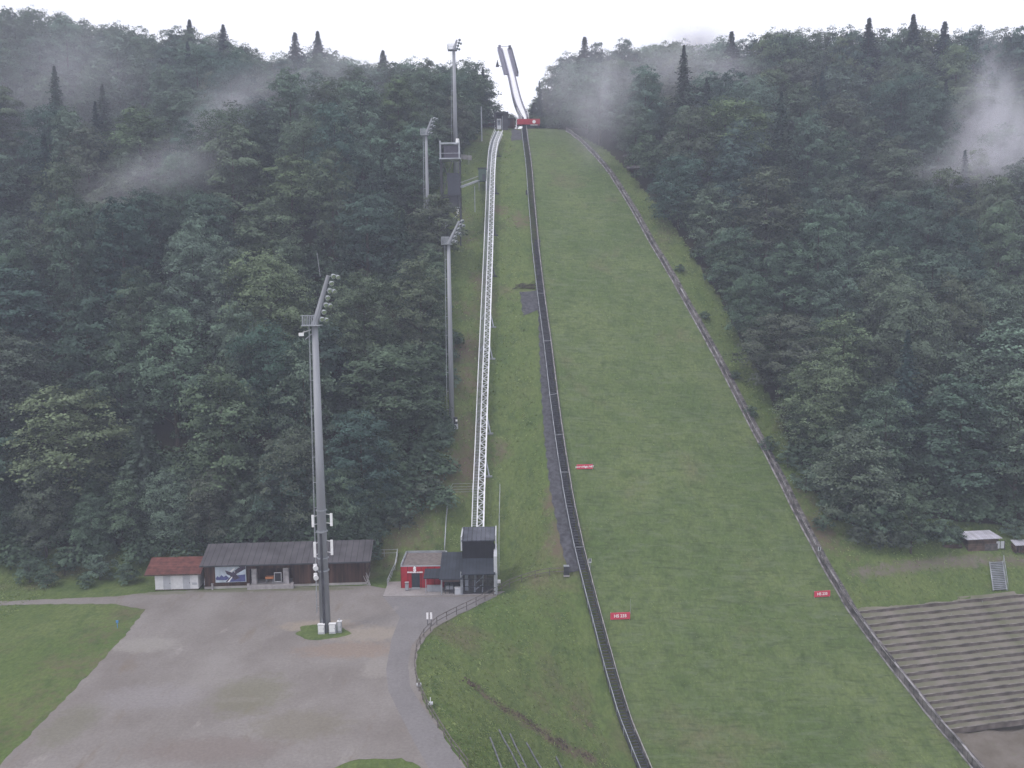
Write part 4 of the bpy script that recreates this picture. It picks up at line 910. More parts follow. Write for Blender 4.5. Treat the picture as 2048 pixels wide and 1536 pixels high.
# timber rails lying down the bank at the bottom of the view
for i, (a, b, lb) in enumerate([((980,1478),(1012,1560),'leftmost of the grey rails lying down the grass bank'),((998,1462),(1048,1560),'longest grey rail on the bank, second from the left'),((1020,1470),(1062,1560),'thin grey rail on the bank, in the middle of the row'),
                               ((1053,1488),(1095,1560),'grey rail on the bank with a dark head, fourth from the left'),((1112,1516),(1135,1560),'rightmost short grey rail lying low on the grass bank')]):
    pts = lerp_line([hit(*a), hit(*b)], 8); pts = [Vector((q.x, q.y, tz(q.x, q.y)+.16)) for q in pts]; o0 = pts[0].copy()
    t = empty('bank_rail', o0, 0, lb, 'rail', 'grey rails on the bank'); m_ = MB()
    for p_, q_ in zip(pts[:-1], pts[1:]): m_.beam(p_, q_, .14, .12)
    m_.build('rail_beam', mat('weathered_rail', (.14,.145,.16), .8, .2), t, o0); m_ = MB()
    for p_ in pts[::3]: m_.beam(p_-Vector((0,0,.35)), p_, .12)
    m_.build('stubs', DKST, t, o0)

# ------------------------------------------------------------------ terraces, shed, right side things
sa, sb = SA, SB
names = ['uppermost','second','third','fourth','fifth','sixth','seventh','eighth','ninth','tenth','eleventh','twelfth','thirteenth','fourteenth','fifteenth','sixteenth','seventeenth','lowest']
for i in range(NT):
    s = sa+(sb-sa)*i/(NT-1); ds = (sa-sb)/(NT-1); t0 = float(tr(s))+.5; t1 = t0+(46 if i < 14 else 20-2.2*(i-14))
    z = float(hp(s)); p = Vector((*xy(s, t0), z))
    lb = ('uppermost' if i == 0 else 'lowest' if i == NT-1 else names[i]+' from the top') + ' of the long timber edged terrace steps right of the slope'
    t = empty('terrace_step', p, math.atan2(-UX, UY), lb, 'terrace step', 'terrace steps on the right bank')
    t.rotation_euler = (0, -.018, math.atan2(-UX, UY)+.028)
    L = t1-t0; dh = float(hp(s+ds)-hp(s)); m_ = MB(); cpb = MB(); x = 0
    while x < L:
        w_ = min(random.uniform(2.5, 5), L-x); dz = random.uniform(-.05, .05); m_.box(x, x+w_-.04, -.08, .0, -.6+dz, .16+dz); cpb.box(x, x+w_-.04, -.12, .08, .165+dz, .225+dz); x += w_
    m_.build('edge_board', TIMB, t); cpb.build('cap_board', mat('cap_grey', (.185,.165,.155), .9, .3, .8), t); tm = MB(); nn_ = int(L/1.2); tm.strip([[(L*q/nn_, .03, .10+.03*math.sin(q*1.3+i)), (L*q/nn_, ds*.5, .10+(dh-.38)*.45+.05*math.sin(q*.7+i*2)), (L*q/nn_, ds-.09, .10+(dh-.32)+.04*math.sin(q*.9+i))] for q in range(nn_+1)]); tm.build('tread', TREAD, t, None, True)
for i, (a, b) in enumerate([(1735,1262),(1780,1250),(1788,1300),(1902,1240),(1964,1215),(1803,1310),(1850,1385)]):
    pole(a, b, b-14, .03, ['first','second','third','fourth','fifth','sixth','seventh'][i]+' thin metal post from the left on the terrace steps' if False else
         ['thin post near the top left corner of the terraces','thin post on the upper terraces left of centre','thin post low on the third terrace step','thin post on the upper terraces, centre','thin post on the topmost terraces nearest the steel stairs','thin post on the middle terraces by the wall','thin post on the lower terraces close to the board wall'][i], 'thin_post', STEEL, 'post', 'thin posts on the terraces')
for a, b, lb in ((2028,1405,'upper small timber step ladder at the right end of the terraces'),(2006,1426,'lower small timber step ladder at the end of the terraces')):
    p = hit(a, b); t = empty('step_ladder', p, .1, lb, 'step', 'small timber steps')
    for q in range(3): MB().box(-.55+.1*q, .55+.1*q, -.5+.45*q, -.2+.45*q, .1+.22*q, .2+.22*q).build('step', GREYW2, t)
    MB().beam((-.6,-.5,.0),(-.4,.8,.8),.08).build('stringer', DKST, t); MB().beam((.55,-.5,.0),(.75,.8,.8),.08).build('stringer', DKST, t)
# steel stairs up the bank
pb, pt = hit(2000, 1183), hit(1992, 1126); t = empty('bank_stairs', pb, 0, 'grey steel stairs from the terraces up to the dirt track', 'stairs')
pr = Vector((.989,.148,0)); wd = 1.15
m_ = MB(); nst = 16
for i in range(nst): c = pb.lerp(pt, (i+.5)/nst)+Vector((0,0,.25)); m_.beam(c-pr*wd, c+pr*wd, .34, .08)
m_.build('treads', STEEL, t, pb)
for sg in (-1, 1): MB().beam(pb+pr*wd*sg+Vector((0,0,.2)), pt+pr*wd*sg+Vector((0,0,.2)), .12, .3).build('stringer', STEEL, t, pb)
m_ = MB().beam(pb+pr*wd*1.15+Vector((0,0,1.2)), pt+pr*wd*1.15+Vector((0,0,1.2)), .07)
for i in range(5): c = pb.lerp(pt, i/4)+pr*wd*1.15; m_.beam(c, c+Vector((0,0,1.2)), .06)
m_.build('handrail', STEEL, t, pb)
A3 = hit(1936, 1103); B3 = hit(1996, 1101); ang3 = math.atan2(B3.y-A3.y, B3.x-A3.x); L = math.hypot(B3.x-A3.x, B3.y-A3.y); z3 = min(A3.z, B3.z)
t = empty('wooden_shed', (A3.x, A3.y, z3), ang3, 'small brown board shed with a pale sloping tin roof on the right', 'shed')
MB().box(0, L, 0, 2.2, -.4, 2.1).build('wall', BWOOD2, t); MB().poly([(-.45,-.4,2.2),(L+.4,-.4,2.2),(L+.1,2.5,2.75),(-1.0,2.5,2.75),(-.45,-.4,2.1),(L+.4,-.4,2.1),(L+.1,2.5,2.65),(-1.0,2.5,2.65)], [(0,1,2,3),(7,6,5,4),(0,4,5,1),(1,5,6,2),(2,6,7,3),(3,7,4,0)]).build('roof', TINW, t)
MB().box(L*.55, L-.1, -.04, 0, .1, 1.2).build('hatch', mat('hatch_grey', (.1,.09,.09), .9, .2), t)
p = hit(2001, 1101); t = empty('notice_boards', p, .1, 'two pale rectangular boards standing right of the shed', 'board')
for x in (-.45, .3): MB().box(x-.3, x+.3, 0, .05, .35, 1.55).build('panel', DOORG, t)
m_ = MB()
for x in (-.45,.3,.75): m_.beam((x,.1,-.2),(x,.1,1.6),.08)
m_.build('posts', DKST, t)
p = hit(2042, 1104); t = empty('woodpile', p, .05, 'woodpile under pale sheets at the right edge of the photo', 'woodpile')
m_ = MB()
for i in range(7):
    for j in range(4): m_.cyl((-1.2+i*.55,-.6,.2+j*.33), (-1.2+i*.55,.7,.2+j*.33), .17, None, 7)
m_.build('logs', BWOOD2, t); MB().poly([(-1.5,-.8,1.35),(3,-.8,1.45),(3,1,1.8),(-1.3,1,1.8),(-1.5,-.8,1.3),(3,-.8,1.4),(3,1,1.75),(-1.3,1,1.75)], [(0,1,2,3),(7,6,5,4),(0,4,5,1),(1,5,6,2),(2,6,7,3),(3,7,4,0)]).build('cover_sheet', TINW, t)
p = hit(1926,1098); o = MB()
for q in range(6): o.cyl((-3.2+random.uniform(-.2,.2),random.uniform(-.3,.3),.1+q*.1), (-.2,random.uniform(-.3,.3),.15+q*.1), .12, None, 7)
o = o.build('log_pile', BWOOD2); o.location = p; tag(o, 'low pile of reddish poles on the ground left of the shed', 'log pile')

# two bench roofs in the forest edge near the crest
for a, b, lb in ((1262,328,'upper of two small weathered shelters at the forest edge near the crest'),(1270,352,'lower of two small weathered shelters at the forest edge near the crest')):
    p = hit(a, b); t = empty('shelter', p, -.2, lb, 'shelter', 'small shelters near the crest'); 
    MB().poly([(-2.2,-.5,2.0),(2.2,-.5,2.0),(2.4,2,2.9),(-2.0,2,2.9),(-2.2,-.5,1.9),(2.2,-.5,1.9),(2.4,2,2.8),(-2.0,2,2.8)], [(0,1,2,3),(7,6,5,4),(0,4,5,1),(1,5,6,2),(2,6,7,3),(3,7,4,0)]).build('roof', GREYW, t)
    for x in (-1.8, 1.8): MB().beam((x,0,-.5),(x,0,2),.14).build('post', GREYW, t)
    MB().box(-1.8,1.8,1.5,1.6,-.3,2.5).build('back_wall', BWOOD, t)

# ------------------------------------------------------------------ foliage
def leaves(c, nrm, size, rg, asp=1.0):
    """quads centred at c with normals nrm"""
    n = len(c); a = np.cross(nrm, rg.normal(size=(n, 3))); a /= np.linalg.norm(a, axis=1)[:, None]+1e-9; b = np.cross(nrm, a)
    sz = size[:, None]; V = np.stack([c-a*sz*.5*asp, c-b*sz*.38, c+a*sz*.5*asp, c+b*sz*.38], 1).reshape(-1, 3)
    return V, np.arange(4*n).reshape(-1, 4)
def crown_broad(rg, H, Rr, zb, n_lobes, leaf=.36, cl_per=26, lf=44, taper=.0):
    cs = []
    for i in range(n_lobes):
        u = (i+.5)/n_lobes; z = zb+(H-zb)*(.10+.80*u); prof = math.sin(math.pi*min(1, .18+.74*u))**.7*(1-taper*u)
        a = i*2.399+rg.uniform(-.4, .4); rr = Rr*.6*prof*(0.25 if i == n_lobes-1 else 1)
        lr = Rr*rg.uniform(.36, .56)*(.62+.45*prof)
        c0 = np.array([rr*math.cos(a), rr*math.sin(a), z])
        m_ = int(cl_per*(lr/(Rr*.5))**2)
        d = rg.normal(size=(m_, 3)); d[:, 2] = np.abs(d[:, 2])*.9-.35; d /= np.linalg.norm(d, axis=1)[:, None]
        cs.append(np.concatenate([c0+d*lr*np.array([1, 1, .85])*rg.uniform(.78, 1.08, (m_, 1)), d], 1))
    cs = np.concatenate(cs); c = cs[:, :3]; d = cs[:, 3:]
    keep = rg.random(len(c)) > .08; c, d = c[keep], d[keep]
    P_ = np.repeat(c, lf, 0); D_ = np.repeat(d, lf, 0); cr_ = np.repeat(rg.uniform(.5, 1.05, (len(c), 1))*Rr*.135, lf, 0)
    off = rg.normal(size=P_.shape)*np.array([1, 1, .38]); off -= D_*0
    rad = np.linalg.norm(off[:, :2], axis=1); P2 = P_+off*cr_; P2[:, 2] -= .22*rad**2*cr_[:, 0]
    nn = D_*.75+np.array([0, 0, .6])+rg.normal(size=P_.shape)*.36; nn /= np.linalg.norm(nn, axis=1)[:, None]
    return leaves(P2, nn, rg.uniform(.7, 1.3, len(P2))*leaf, rg)
def crown_spruce(rg, H, Rr, zb, leaf=.42):
    c = []; nn = []
    z = zb
    while z < H-.2:
        f = (H-z)/(H-zb); r = Rr*min(1, 1.2*f**.9)*rg.uniform(.7, 1.15)+.12; nb = int(6+7*f); a0 = rg.uniform(0, 6.28)
        for b in range(nb):
            a = a0+b*6.283/nb+rg.uniform(-.2, .2); rb = r*rg.uniform(.6, 1.2); ns = max(2, int(rb/.3))
            for s_ in range(ns):
                u = (s_+.6)/ns; x = rb*u; zz = z+.1*rb-.5*rb*u**1.2+(.14*rb if u > .85 else 0)
                for w_ in (-1, 0, 1):
                    ww = w_*.28*rb*.5*(1-u*.6); c.append((x*math.cos(a)-ww*math.sin(a), x*math.sin(a)+ww*math.cos(a), zz-.1*abs(w_)+rg.uniform(-.08, .08)))
                    nn.append((.35*math.cos(a)+rg.normal()*.3, .35*math.sin(a)+rg.normal()*.3, .8))
        z += (.24+.75*f)*rg.uniform(.8, 1.2)
    c = np.array(c); nn = np.array(nn); nn /= np.linalg.norm(nn, axis=1)[:, None]
    return leaves(c, nn, rg.uniform(.8, 1.4, len(c))*leaf, rg, 1.2)
def trunk_mesh(rg, H, zb, r, limbs=5, top=.8):
    m_ = MB(); m_.cyl((0,0,-1.5), (0,0,H*.45), r, r*.65, 8); m_.cyl((0,0,H*.45), (rg.uniform(-.2,.2),0,H*top), r*.65, r*.15, 7)
    for i in range(limbs): a = i*2.4+rg.uniform(0,1); z = zb+(H-zb)*rg.uniform(0,.5); L = H*.16; m_.cyl((0,0,z), (L*math.cos(a),L*math.sin(a),z+L*.9), r*.35, r*.08, 5)
    return m_
VAR = {}
def variant(key, kind, rg, H, Rr, zb, nl, **kw):
    if kind == 'b': V, Q = crown_broad(rg, H, Rr, zb, nl, **kw)
    else: V, Q = crown_spruce(rg, H, Rr, zb, **kw)
    co = npmesh('crown', V, Q, LEAF if kind == 'b' else NEEDLE); tk = trunk_mesh(rg, H, zb, .011*H+.05, 5 if kind == 'b' else 0, .8 if kind == 'b' else .97).build('trunk', BARK)
    C.objects.unlink(co); C.objects.unlink(tk)
    VAR[key] = (co, tk, H, Rr, V, Q)
g = np.random.default_rng(11)
for i, (H, Rr, zb, nl, tp) in enumerate([(22,5.4,2,15,.2),(24,4.8,3,16,.3),(20,6.0,1.5,14,.05),(23,6.8,2.5,19,.1),(18,4.4,1.5,12,.3),(25,5.6,3,17,.35),(21,5.2,3,13,.0),(19,5.6,1.2,15,.4)]):
    variant('b%d' % i, 'b', g, H, Rr, zb, nl, taper=tp)
for i, (H, Rr, zb) in enumerate([(24,4.3,2),(27,4.9,3),(21,4.2,1.5),(25,3.7,4)]): variant('s%d' % i, 's', g, H, Rr, zb, 0)
for i in range(3): variant('h%d' % i, 'b', g, 4.2, 2.1, .2, 7, leaf=.24, cl_per=18, lf=26)
PAL = {'dark blue-green': (.66,.80,.92), 'mid green': (.92,1.02,1.02), 'pale green': (1.18,1.27,1.35), 'yellow-green': (1.12,1.14,.92), 'olive': (1.0,.98,.95), 'brownish green': (.94,.89,.96)}
PW = ['dark blue-green']*3+['mid green']*5+['pale green']*3+['yellow-green']+['olive']*3+['brownish green']
trees = []      # dict(x, y, key, sc, tone)
def plant(x, y, key, sc, tone, wide=1.0, lab=None):
    z = tz(x, y); H = VAR[key][2]*sc; q = proj((x, y, z+H*.6)); 
    trees.append(dict(x=x, y=y, z=z, key=key, sc=sc, tone=tone, wide=wide, px=q[0], py=q[1], size=H/q[2], lab=lab, rz=random.uniform(0, 6.28), top=proj((x, y, z+H))[1]))
pts = []
cell = {}
tries = 0
cand = []
rs = np.random.default_rng(5)
for i in range(60000):
    y = rs.uniform(130, 345); x = rs.uniform(-.66*y-12, .66*y+12); cand.append((x, y))
cand = np.array(cand); cand = cand[forest_mask(cand[:, 0], cand[:, 1])]
placed = []
for x, y in cand:
    far = y > 250; r = rs.uniform(7.6, 13.0)*(1.0+.15*far)
    if (-10 < x < 13) and y > 280: continue
    ok = True; gx, gy = int(x//11), int(y//11)
    for ax in (-1, 0, 1):
        for ay in (-1, 0, 1):
            for (u, v, rr) in cell.get((gx+ax, gy+ay), ()):
                if (u-x)**2+(v-y)**2 < (.5*(r+rr))**2: ok = False; break
            if not ok: break
        if not ok: break
    if not ok: continue
    if (x-pA.x)**2+(y-pA.y)**2 < 20 or ((x-pj.x)**2+(y-pj.y)**2 < 26): continue
    if abs(x-pC.x) < 5 and y < pC.y+3 and y > pC.y-30: continue
    cell.setdefault((gx, gy), []).append((x, y, r)); placed.append((x, y, r))
for x, y, r in placed:
    s = float(sval(x, y)); 
    psp = .09+.25*(math.sin(x*.045+1.0)*math.sin(y*.04) > .35)
    if rs.random() < psp: plant(x, y, 's%d' % rs.integers(4), rs.uniform(.72, 1.08), 'dark blue-green' if rs.random() < .6 else 'mid green')
    else:
        edge = min(abs(x-float(XL(y))), abs(x-float(XR(y))))
        sc = (.80+.25*min(1, edge/14))*rs.uniform(.85, 1.15)
        plant(x, y, 'b%d' % rs.integers(8), sc, PW[rs.integers(len(PW))], wide=r/8.6*rs.uniform(.95,1.15)/max(sc,.7)**.4)
# skyline of the photograph: (column, row) of the tree tops
SKY = [(-60,8),(0,10),(130,15),(190,38),(215,48),(250,45),(300,52),(345,48),(390,50),(457,58),(500,76),(540,108),(570,102),(620,92),(690,98),(720,115),(850,106),(900,110),(955,114),(975,150),(985,222),(1076,222),(1088,150),(1100,122),(1120,104),(1170,84),(1195,84),(1245,74),(1300,78),(1400,78),(1460,72),(1495,66),(1560,50),(1620,47),(1700,43),(1818,46),(1880,50),(1940,50),(2000,48),(2048,44),(2110,44)]
def skyrow(px_): return float(np.interp(px_, [a for a, b in SKY], [b for a, b in SKY]))
def retop(q, row):
    H = VAR[q['key']][2]; lo, hi = .15, 2.0
    for _i in range(30):
        mid = (lo+hi)/2
        if proj((q['x'], q['y'], q['z']+H*mid))[1] > row: lo = mid
        else: hi = mid
    q['sc'] = lo; v = proj((q['x'], q['y'], q['z']+H*lo*.6)); q['py'] = v[1]; q['size'] = H*lo/v[2]; q['top'] = row
keep = []
for q in trees:
    lim = skyrow(q['px'])
    if q['top'] < lim+4:
        retop(q, lim+rs.uniform(2, 26))
        if q['sc'] < .42: continue
    keep.append(q)
trees = keep
def crest(px_, row, Y, key, tone='dark blue-green'):
    plant(atY(px_, 300, Y).x, Y, key, 1.0, tone); retop(trees[-1], row); trees[-1]['wide'] = 1/max(trees[-1]['sc'], .3)**.35*(1.45 if key[0] == 's' else 1)
x_ = -40
while x_ < 2100:
    if not (968 < x_ < 1092):
        Y = 292+rs.uniform(-8, 14)+(30 if x_ < 560 else 0)
        crest(x_, skyrow(x_)+rs.uniform(-6, 14), Y, 'b%d' % rs.integers(8), PW[rs.integers(len(PW))])
    x_ += rs.uniform(17, 30)
for a_, row, ky in ((643,61,'s1'),(598,62,'s0'),(771,99,'s2'),(1170,71,'s0'),(1195,76,'b4'),(1245,68,'b1'),(1460,60,'s0'),(1690,38,'b7'),(1731,33,'s3'),(1818,27,'s1'),(1880,40,'s0'),(1941,41,'b6'),(2026,41,'b4'),(391,38,'s1'),(457,48,'s1'),(1135,96,'b0'),(1557,46,'b5')):
    crest(a_, row, 286+(34 if a_ < 560 else 0), ky)
for a_, row, D, ky in ((962,224,290,'b1'),(972,226,300,'b4'),(984,222,305,'b0'),(996,216,300,'b6'),(1008,220,298,'b4'),(1019,226,296,'b2'),(1026,228,300,'b7'),(1062,214,300,'b2'),(1074,190,292,'b1'),(1088,200,296,'b5'),(1102,226,290,'b4'),(1118,228,288,'b0'),(1135,228,290,'b2'),(1152,225,290,'b4'),(1170,222,292,'b7')):
    crest(a_, row, D, ky, 'mid green')
crest(1080, 160, 284, 's0', 'dark blue-green'); trees[-1]['wide'] = .8
crest(1068, 205, 288, 's2', 'dark blue-green')
crest(968, 132, 280, 's3'); trees[-1]['wide'] = .9
# a fuller row along both forest edges
for edge_, sgn in ((EDGE_L, -1), (EDGE_R, 1)):
    L_ = [hit(*e) for e in edge_]; n_ = int(sum((b-a).length for a, b in zip(L_[:-1], L_[1:]))/6.0)
    for q in lerp_line(L_, n_):
        if q.y > 262 or (sgn < 0 and q.y < 150 and q.x > -16): continue
        x = q.x+sgn*rs.uniform(1.6, 3.2)*(1 if sgn < 0 else 1.9); 
        if (x-pA.x)**2+(q.y-pA.y)**2 < 8 or (x-pj.x)**2+(q.y-pj.y)**2 < 22: continue
        plant(x, q.y+rs.uniform(-1, 1), ('b4','b7','b2','b0')[rs.integers(4)], rs.uniform(.40, .62), PW[rs.integers(len(PW))], wide=1.05)
x = -110.0
while x < -22:
    plant(x, 139+rs.uniform(-1.5, 2), ('b4','b7','b2','b3')[rs.integers(4)], rs.uniform(.55, .9), PW[rs.integers(len(PW))], wide=1.05); x += rs.uniform(5.5, 8)
# split: 300 largest of each kind stand alone, the remainder is one far wood
def vis(t_): return -60 < t_['px'] < 2110 and t_['top'] < 1300
B_ = sorted([q for q in trees if q['key'][0] == 'b' and vis(q)], key=lambda q: -q['size']); Sx = sorted([q for q in trees if q['key'][0] == 's' and vis(q)], key=lambda q: -q['size'])
solo = B_[:300]+Sx[:200]; rest = B_[300:]+Sx[200:]+[q for q in trees if not vis(q)]
print('TREES broad', len(B_), 'spruce', len(Sx), 'rest', len(rest))
def where(q):
    x, y = q['px'], q['py']
    if x < 1030:
        col = 'at the left edge' if x < 130 else 'left of the hut' if x < 290 else 'above the red roofed hut' if x < 410 else 'above the barn' if x < 560 else 'behind the near floodlight mast' if x < 700 else 'left of the slope mast' if x < 830 else 'beside the lift clearing'
    else:
        col = 'by the board wall' if x < 1330 else 'beside the upper slope' if x < 1480 else 'beside the middle slope' if x < 1640 else 'in the right forest' if x < 1800 else 'above the small brown shed' if x < 1950 else 'at the right edge'
    row = 'on the skyline' if q['top'] < 105 else 'high up' if y < 260 else 'upper forest' if y < 420 else 'mid height' if y < 640 else 'lower forest' if y < 880 else 'lowest rows'
    return col, row
ORD = ['leftmost','second from left','third from left','fourth from left','fifth from left','sixth from left','seventh from left','eighth from left','ninth from left','tenth from left']+['%d from left' % i for i in range(11, 60)]
bk = {}
for q in solo:
    c_, r_ = where(q); sz = 'broad' if q['key'] in ('b2','b3','b6','b7') else 'slender'
    if q['key'][0] == 's': lb = '%s spruce %s, %s' % ('dark' if q['tone'].startswith('dark') else 'greener', c_, r_)
    else: lb = '%s %s tree %s, %s' % (sz, q['tone'], c_, r_)
    q['lab'] = lb; bk.setdefault(lb, []).append(q)
for lb, L_ in bk.items():
    if len(L_) > 1:
        for i, q in enumerate(sorted(L_, key=lambda q: q['px'])): q['lab'] = lb+', '+ORD[i]
for q in solo:
    co, tk, H, Rr, V, Q = VAR[q['key']]; sp_ = q['key'][0] == 's'
    root = empty('spruce_tree' if sp_ else 'broadleaf_tree', (q['x'], q['y'], q['z']), q['rz'], q['lab'], 'tree', 'spruces in the hillside forest' if sp_ else 'broadleaf trees in the hillside forest')
    root.scale = (q['sc']*q['wide'], q['sc']*q['wide'], q['sc'])
    for src in (co, tk):
        c = src.copy(); C.objects.link(c); c.parent = root
        if src is co: cc_ = PAL[q['tone']]; j = random.uniform(.85, 1.15); c.color = (cc_[0]*j*random.uniform(.93,1.07), cc_[1]*j, cc_[2]*j*random.uniform(.93,1.07), 1)
for kd, mt_, nm in (('b', LEAF, 'far_wood'), ('s', NEEDLE, 'far_spruce_wood')):
    VV, QQ, n0 = [], [], 0
    for q in rest:
        if q['key'][0] != kd: continue
        V, Q = VAR[q['key']][4:6]; sel = np.random.default_rng(3).random(len(Q)) < .4; Qs = Q[sel]; v = V[Qs.ravel()].reshape(-1, 4, 3); ctr = v.mean(1, keepdims=True); v = ctr+(v-ctr)*1.55; v = v.reshape(-1, 3)
        a = q['rz']; M2 = np.array([[math.cos(a), -math.sin(a), 0], [math.sin(a), math.cos(a), 0], [0, 0, 1]]); sc = np.array([q['sc']*q['wide'], q['sc']*q['wide'], q['sc']])
        v = (v*sc)@M2.T+np.array([q['x'], q['y'], q['z']]); VV.append(v); QQ.append(np.arange(len(v)).reshape(-1, 4)+n0); n0 += len(v)
    if VV: o = npmesh(nm, np.concatenate(VV), np.concatenate(QQ), mt_); o.color = (.9, .98, .9, 1); tag(o, kind='stuff')
# shrubs along the edges
SH = [(1540,905,.8,'rounded shrub at the forest foot beside the middle of the board wall'),(1575,935,1.0,'bushy shrub beside the board wall, just below the forest foot'),(1612,985,1.25,'pale leafy shrub standing out from the forest edge by the wall'),(1650,985,1.5,'tall shrub behind the pale leafy one at the forest edge'),
      (1646,1062,.75,'isolated low round shrub on the bare patch near the board wall'),(1690,1035,1.7,'tall leafy shrub at the corner of the right forest'),(1735,1060,1.8,'large shrub at the middle of the right forest foot'),(1780,1075,1.6,'dark shrub overhanging the grass at the right forest foot'),
      (1760,1100,.9,'low brownish bramble at the edge of the right meadow'),(1715,1090,.8,'low dark bramble at the left corner of the right meadow'),(1800,1100,.8,'low bramble right of the brownish one at the meadow edge'),(1850,1088,1.3,'rounded shrub left of the log pile'),(1890,1092,1.2,'leafy shrub directly behind the log pile'),
      (1915,1086,.7,'shrub between the log pile and the shed'),(2030,1078,.9,'shrub behind the two pale boards'),
      (1500,835,.6,'small shrub in the grass strip above the middle of the board wall'),(1470,760,.5,'tiny shrub in the grass strip beside the board wall'),(1410,640,.5,'tiny dark shrub in the upper grass strip beside the wall'),(1360,545,.5,'small shrub near the top of the grass strip'),
      (130,1150,1.2,'large round shrub in the meadow at the left'),(60,1165,1.0,'dark shrub at the left edge of the meadow'),(200,1160,1.1,'pale shrub in the meadow between forest and track'),(255,1165,.9,'leafy shrub just left of the red roofed hut'),(95,1172,.8,'low shrub at the front of the left meadow'),(170,1175,.6,'lowest small shrub by the track on the left'),
      (755,1080,1.0,'shrub at the right end of the barn roof'),(800,1060,1.1,'shrub on the brown slope above the red building'),(850,1000,1.2,'leafy shrub on the brown slope left of the lift track'),(880,900,1.3,'shrub at the forest edge below the slope mast'),
      (895,780,1.2,'leafy shrub overlapping the slope mast'),(880,640,1.1,'shrub at the forest edge left of the slope mast'),(1040,1245,.0,'')]
for a, b, sc, lb in SH:
    if not lb: continue
    p = hit(a, b); key = 'h%d' % random.randrange(3); co, tk, H, Rr, V, Q = VAR[key]
    root = empty('shrub', p, random.uniform(0, 6), lb, 'shrub', 'shrubs along the forest edge'); root.scale = (sc*1.05, sc*1.05, sc*.9)
    for src in (co, tk):
        c = src.copy(); C.objects.link(c); c.parent = root
        if src is co: cc_ = PAL['brownish green' if 'brown' in lb or 'bramble' in lb else 'pale green' if 'pale' in lb else 'mid green']; c.color = (*cc_, 1)
for (co, tk, *_x) in VAR.values(): bpy.data.objects.remove(co); bpy.data.objects.remove(tk)

# undergrowth filling the forest floor
def undergrowth():
    g = np.random.default_rng(21); VV = []; base = []
    for k in range(4):
        d = g.normal(size=(300, 3)); d[:, 2] = np.abs(d[:, 2])*.9-.15; d /= np.linalg.norm(d, axis=1)[:, None]
        c = d*g.uniform(.6, 1.1, (300, 1))*np.array([1.9, 1.9, 2.1])+np.array([0, 0, 1.1]); nn = d*.5+np.array([0, 0, .8])+g.normal(size=c.shape)*.4; nn /= np.linalg.norm(nn, axis=1)[:, None]
        base.append(leaves(c, nn, g.uniform(.3, .6, 300), g)[0])
    X = g.uniform(-200, 200, 24000); Y = 136+g.random(24000)**1.3*170; m_ = forest_mask(X, Y) & (np.abs(X) < .62*Y+6); X, Y = X[m_][:4600], Y[m_][:4600]
    X = np.concatenate([X, g.uniform(-95, -21, 420), g.uniform(7, 36, 150), g.uniform(56, 112, 520), g.uniform(-24, -11, 110)]); Y = np.concatenate([Y, g.uniform(136.5, 150, 420), g.uniform(271, 292, 150), g.uniform(148.5, 172, 520), g.uniform(142, 172, 110)]); X = X+0*Y; k_ = ~((X > 0) & (X < 40) & (Y > 200) & (UX*X+UY*Y < 266)); X, Y = X[k_], Y[k_]; Z = terrain(X, Y)
    for i, (x, y, z) in enumerate(zip(X, Y, Z)):
        a = g.uniform(0, 6.28); M2 = np.array([[math.cos(a), -math.sin(a), 0], [math.sin(a), math.cos(a), 0], [0, 0, 1]]); VV.append((base[i % 4]*g.uniform(.6, 1.5))@M2.T+np.array([x, y, z]))
    V = np.concatenate(VV); o = npmesh('undergrowth', V, np.arange(len(V)).reshape(-1, 4), LEAF); o.color = (.8, .9, .85, 1); tag(o, kind='stuff')
undergrowth()

# ------------------------------------------------------------------ grass blades
def grass():
    n = 150000; g = np.random.default_rng(9)
    Y = 78+ (g.random(n)**1.6)*185; X = g.uniform(-1, 1, n)*(.60*Y+3)
    m_ = ~forest_mask(X, Y); z = terrain(X, Y)
    s_, t_ = st(X, Y); on = (t_ > tl(s_)+.3) & (t_ < tr(s_)-.3) & (s_ < 262); z = np.where(on, np.maximum(hp(s_), z)+.1, z)
    m_ &= ~on | (g.random(n) < .45)
    m_ &= ~((X < Xe(Y)+.5) & (z < .3) & (X > -70))             # keep off the lot (meadow left handled below)
    m_ &= ~((t_ > tl(s_)-4.2) & (t_ <= tl(s_)+.3)) & ~((t_ > tr(s_)-.3) & (t_ < tr(s_)+1.4)) & ~((t_ > tr(s_)) & (s_ < SA+DS+.1)) 
    X, Y, z, on = X[m_], Y[m_], z[m_], on[m_]; n = len(X)
    h = g.uniform(.05, .20, n)*np.where(on, .55, 1.0)*(1+.4*(Y > 150)); w = h*g.uniform(.8, 1.6, n)
    a = g.uniform(0, 3.14, n); lx, ly = g.normal(0, .3, n)*h, g.normal(0, .3, n)*h
    ux, uy = np.cos(a)*w, np.sin(a)*w
    V = np.stack([np.stack([X-ux, Y-uy, z-.03], 1), np.stack([X+ux, Y+uy, z-.03], 1), np.stack([X+lx, Y+ly, z+h], 1)], 1).reshape(-1, 3)
    o = npmesh('grass', V, np.arange(3*n).reshape(-1, 3), BLADE); tag(o, kind='stuff')
BLADE = mat('grass_blades', (.175, .215, .085), .9, .3, .35, col2=(.12, .155, .06))
grass()

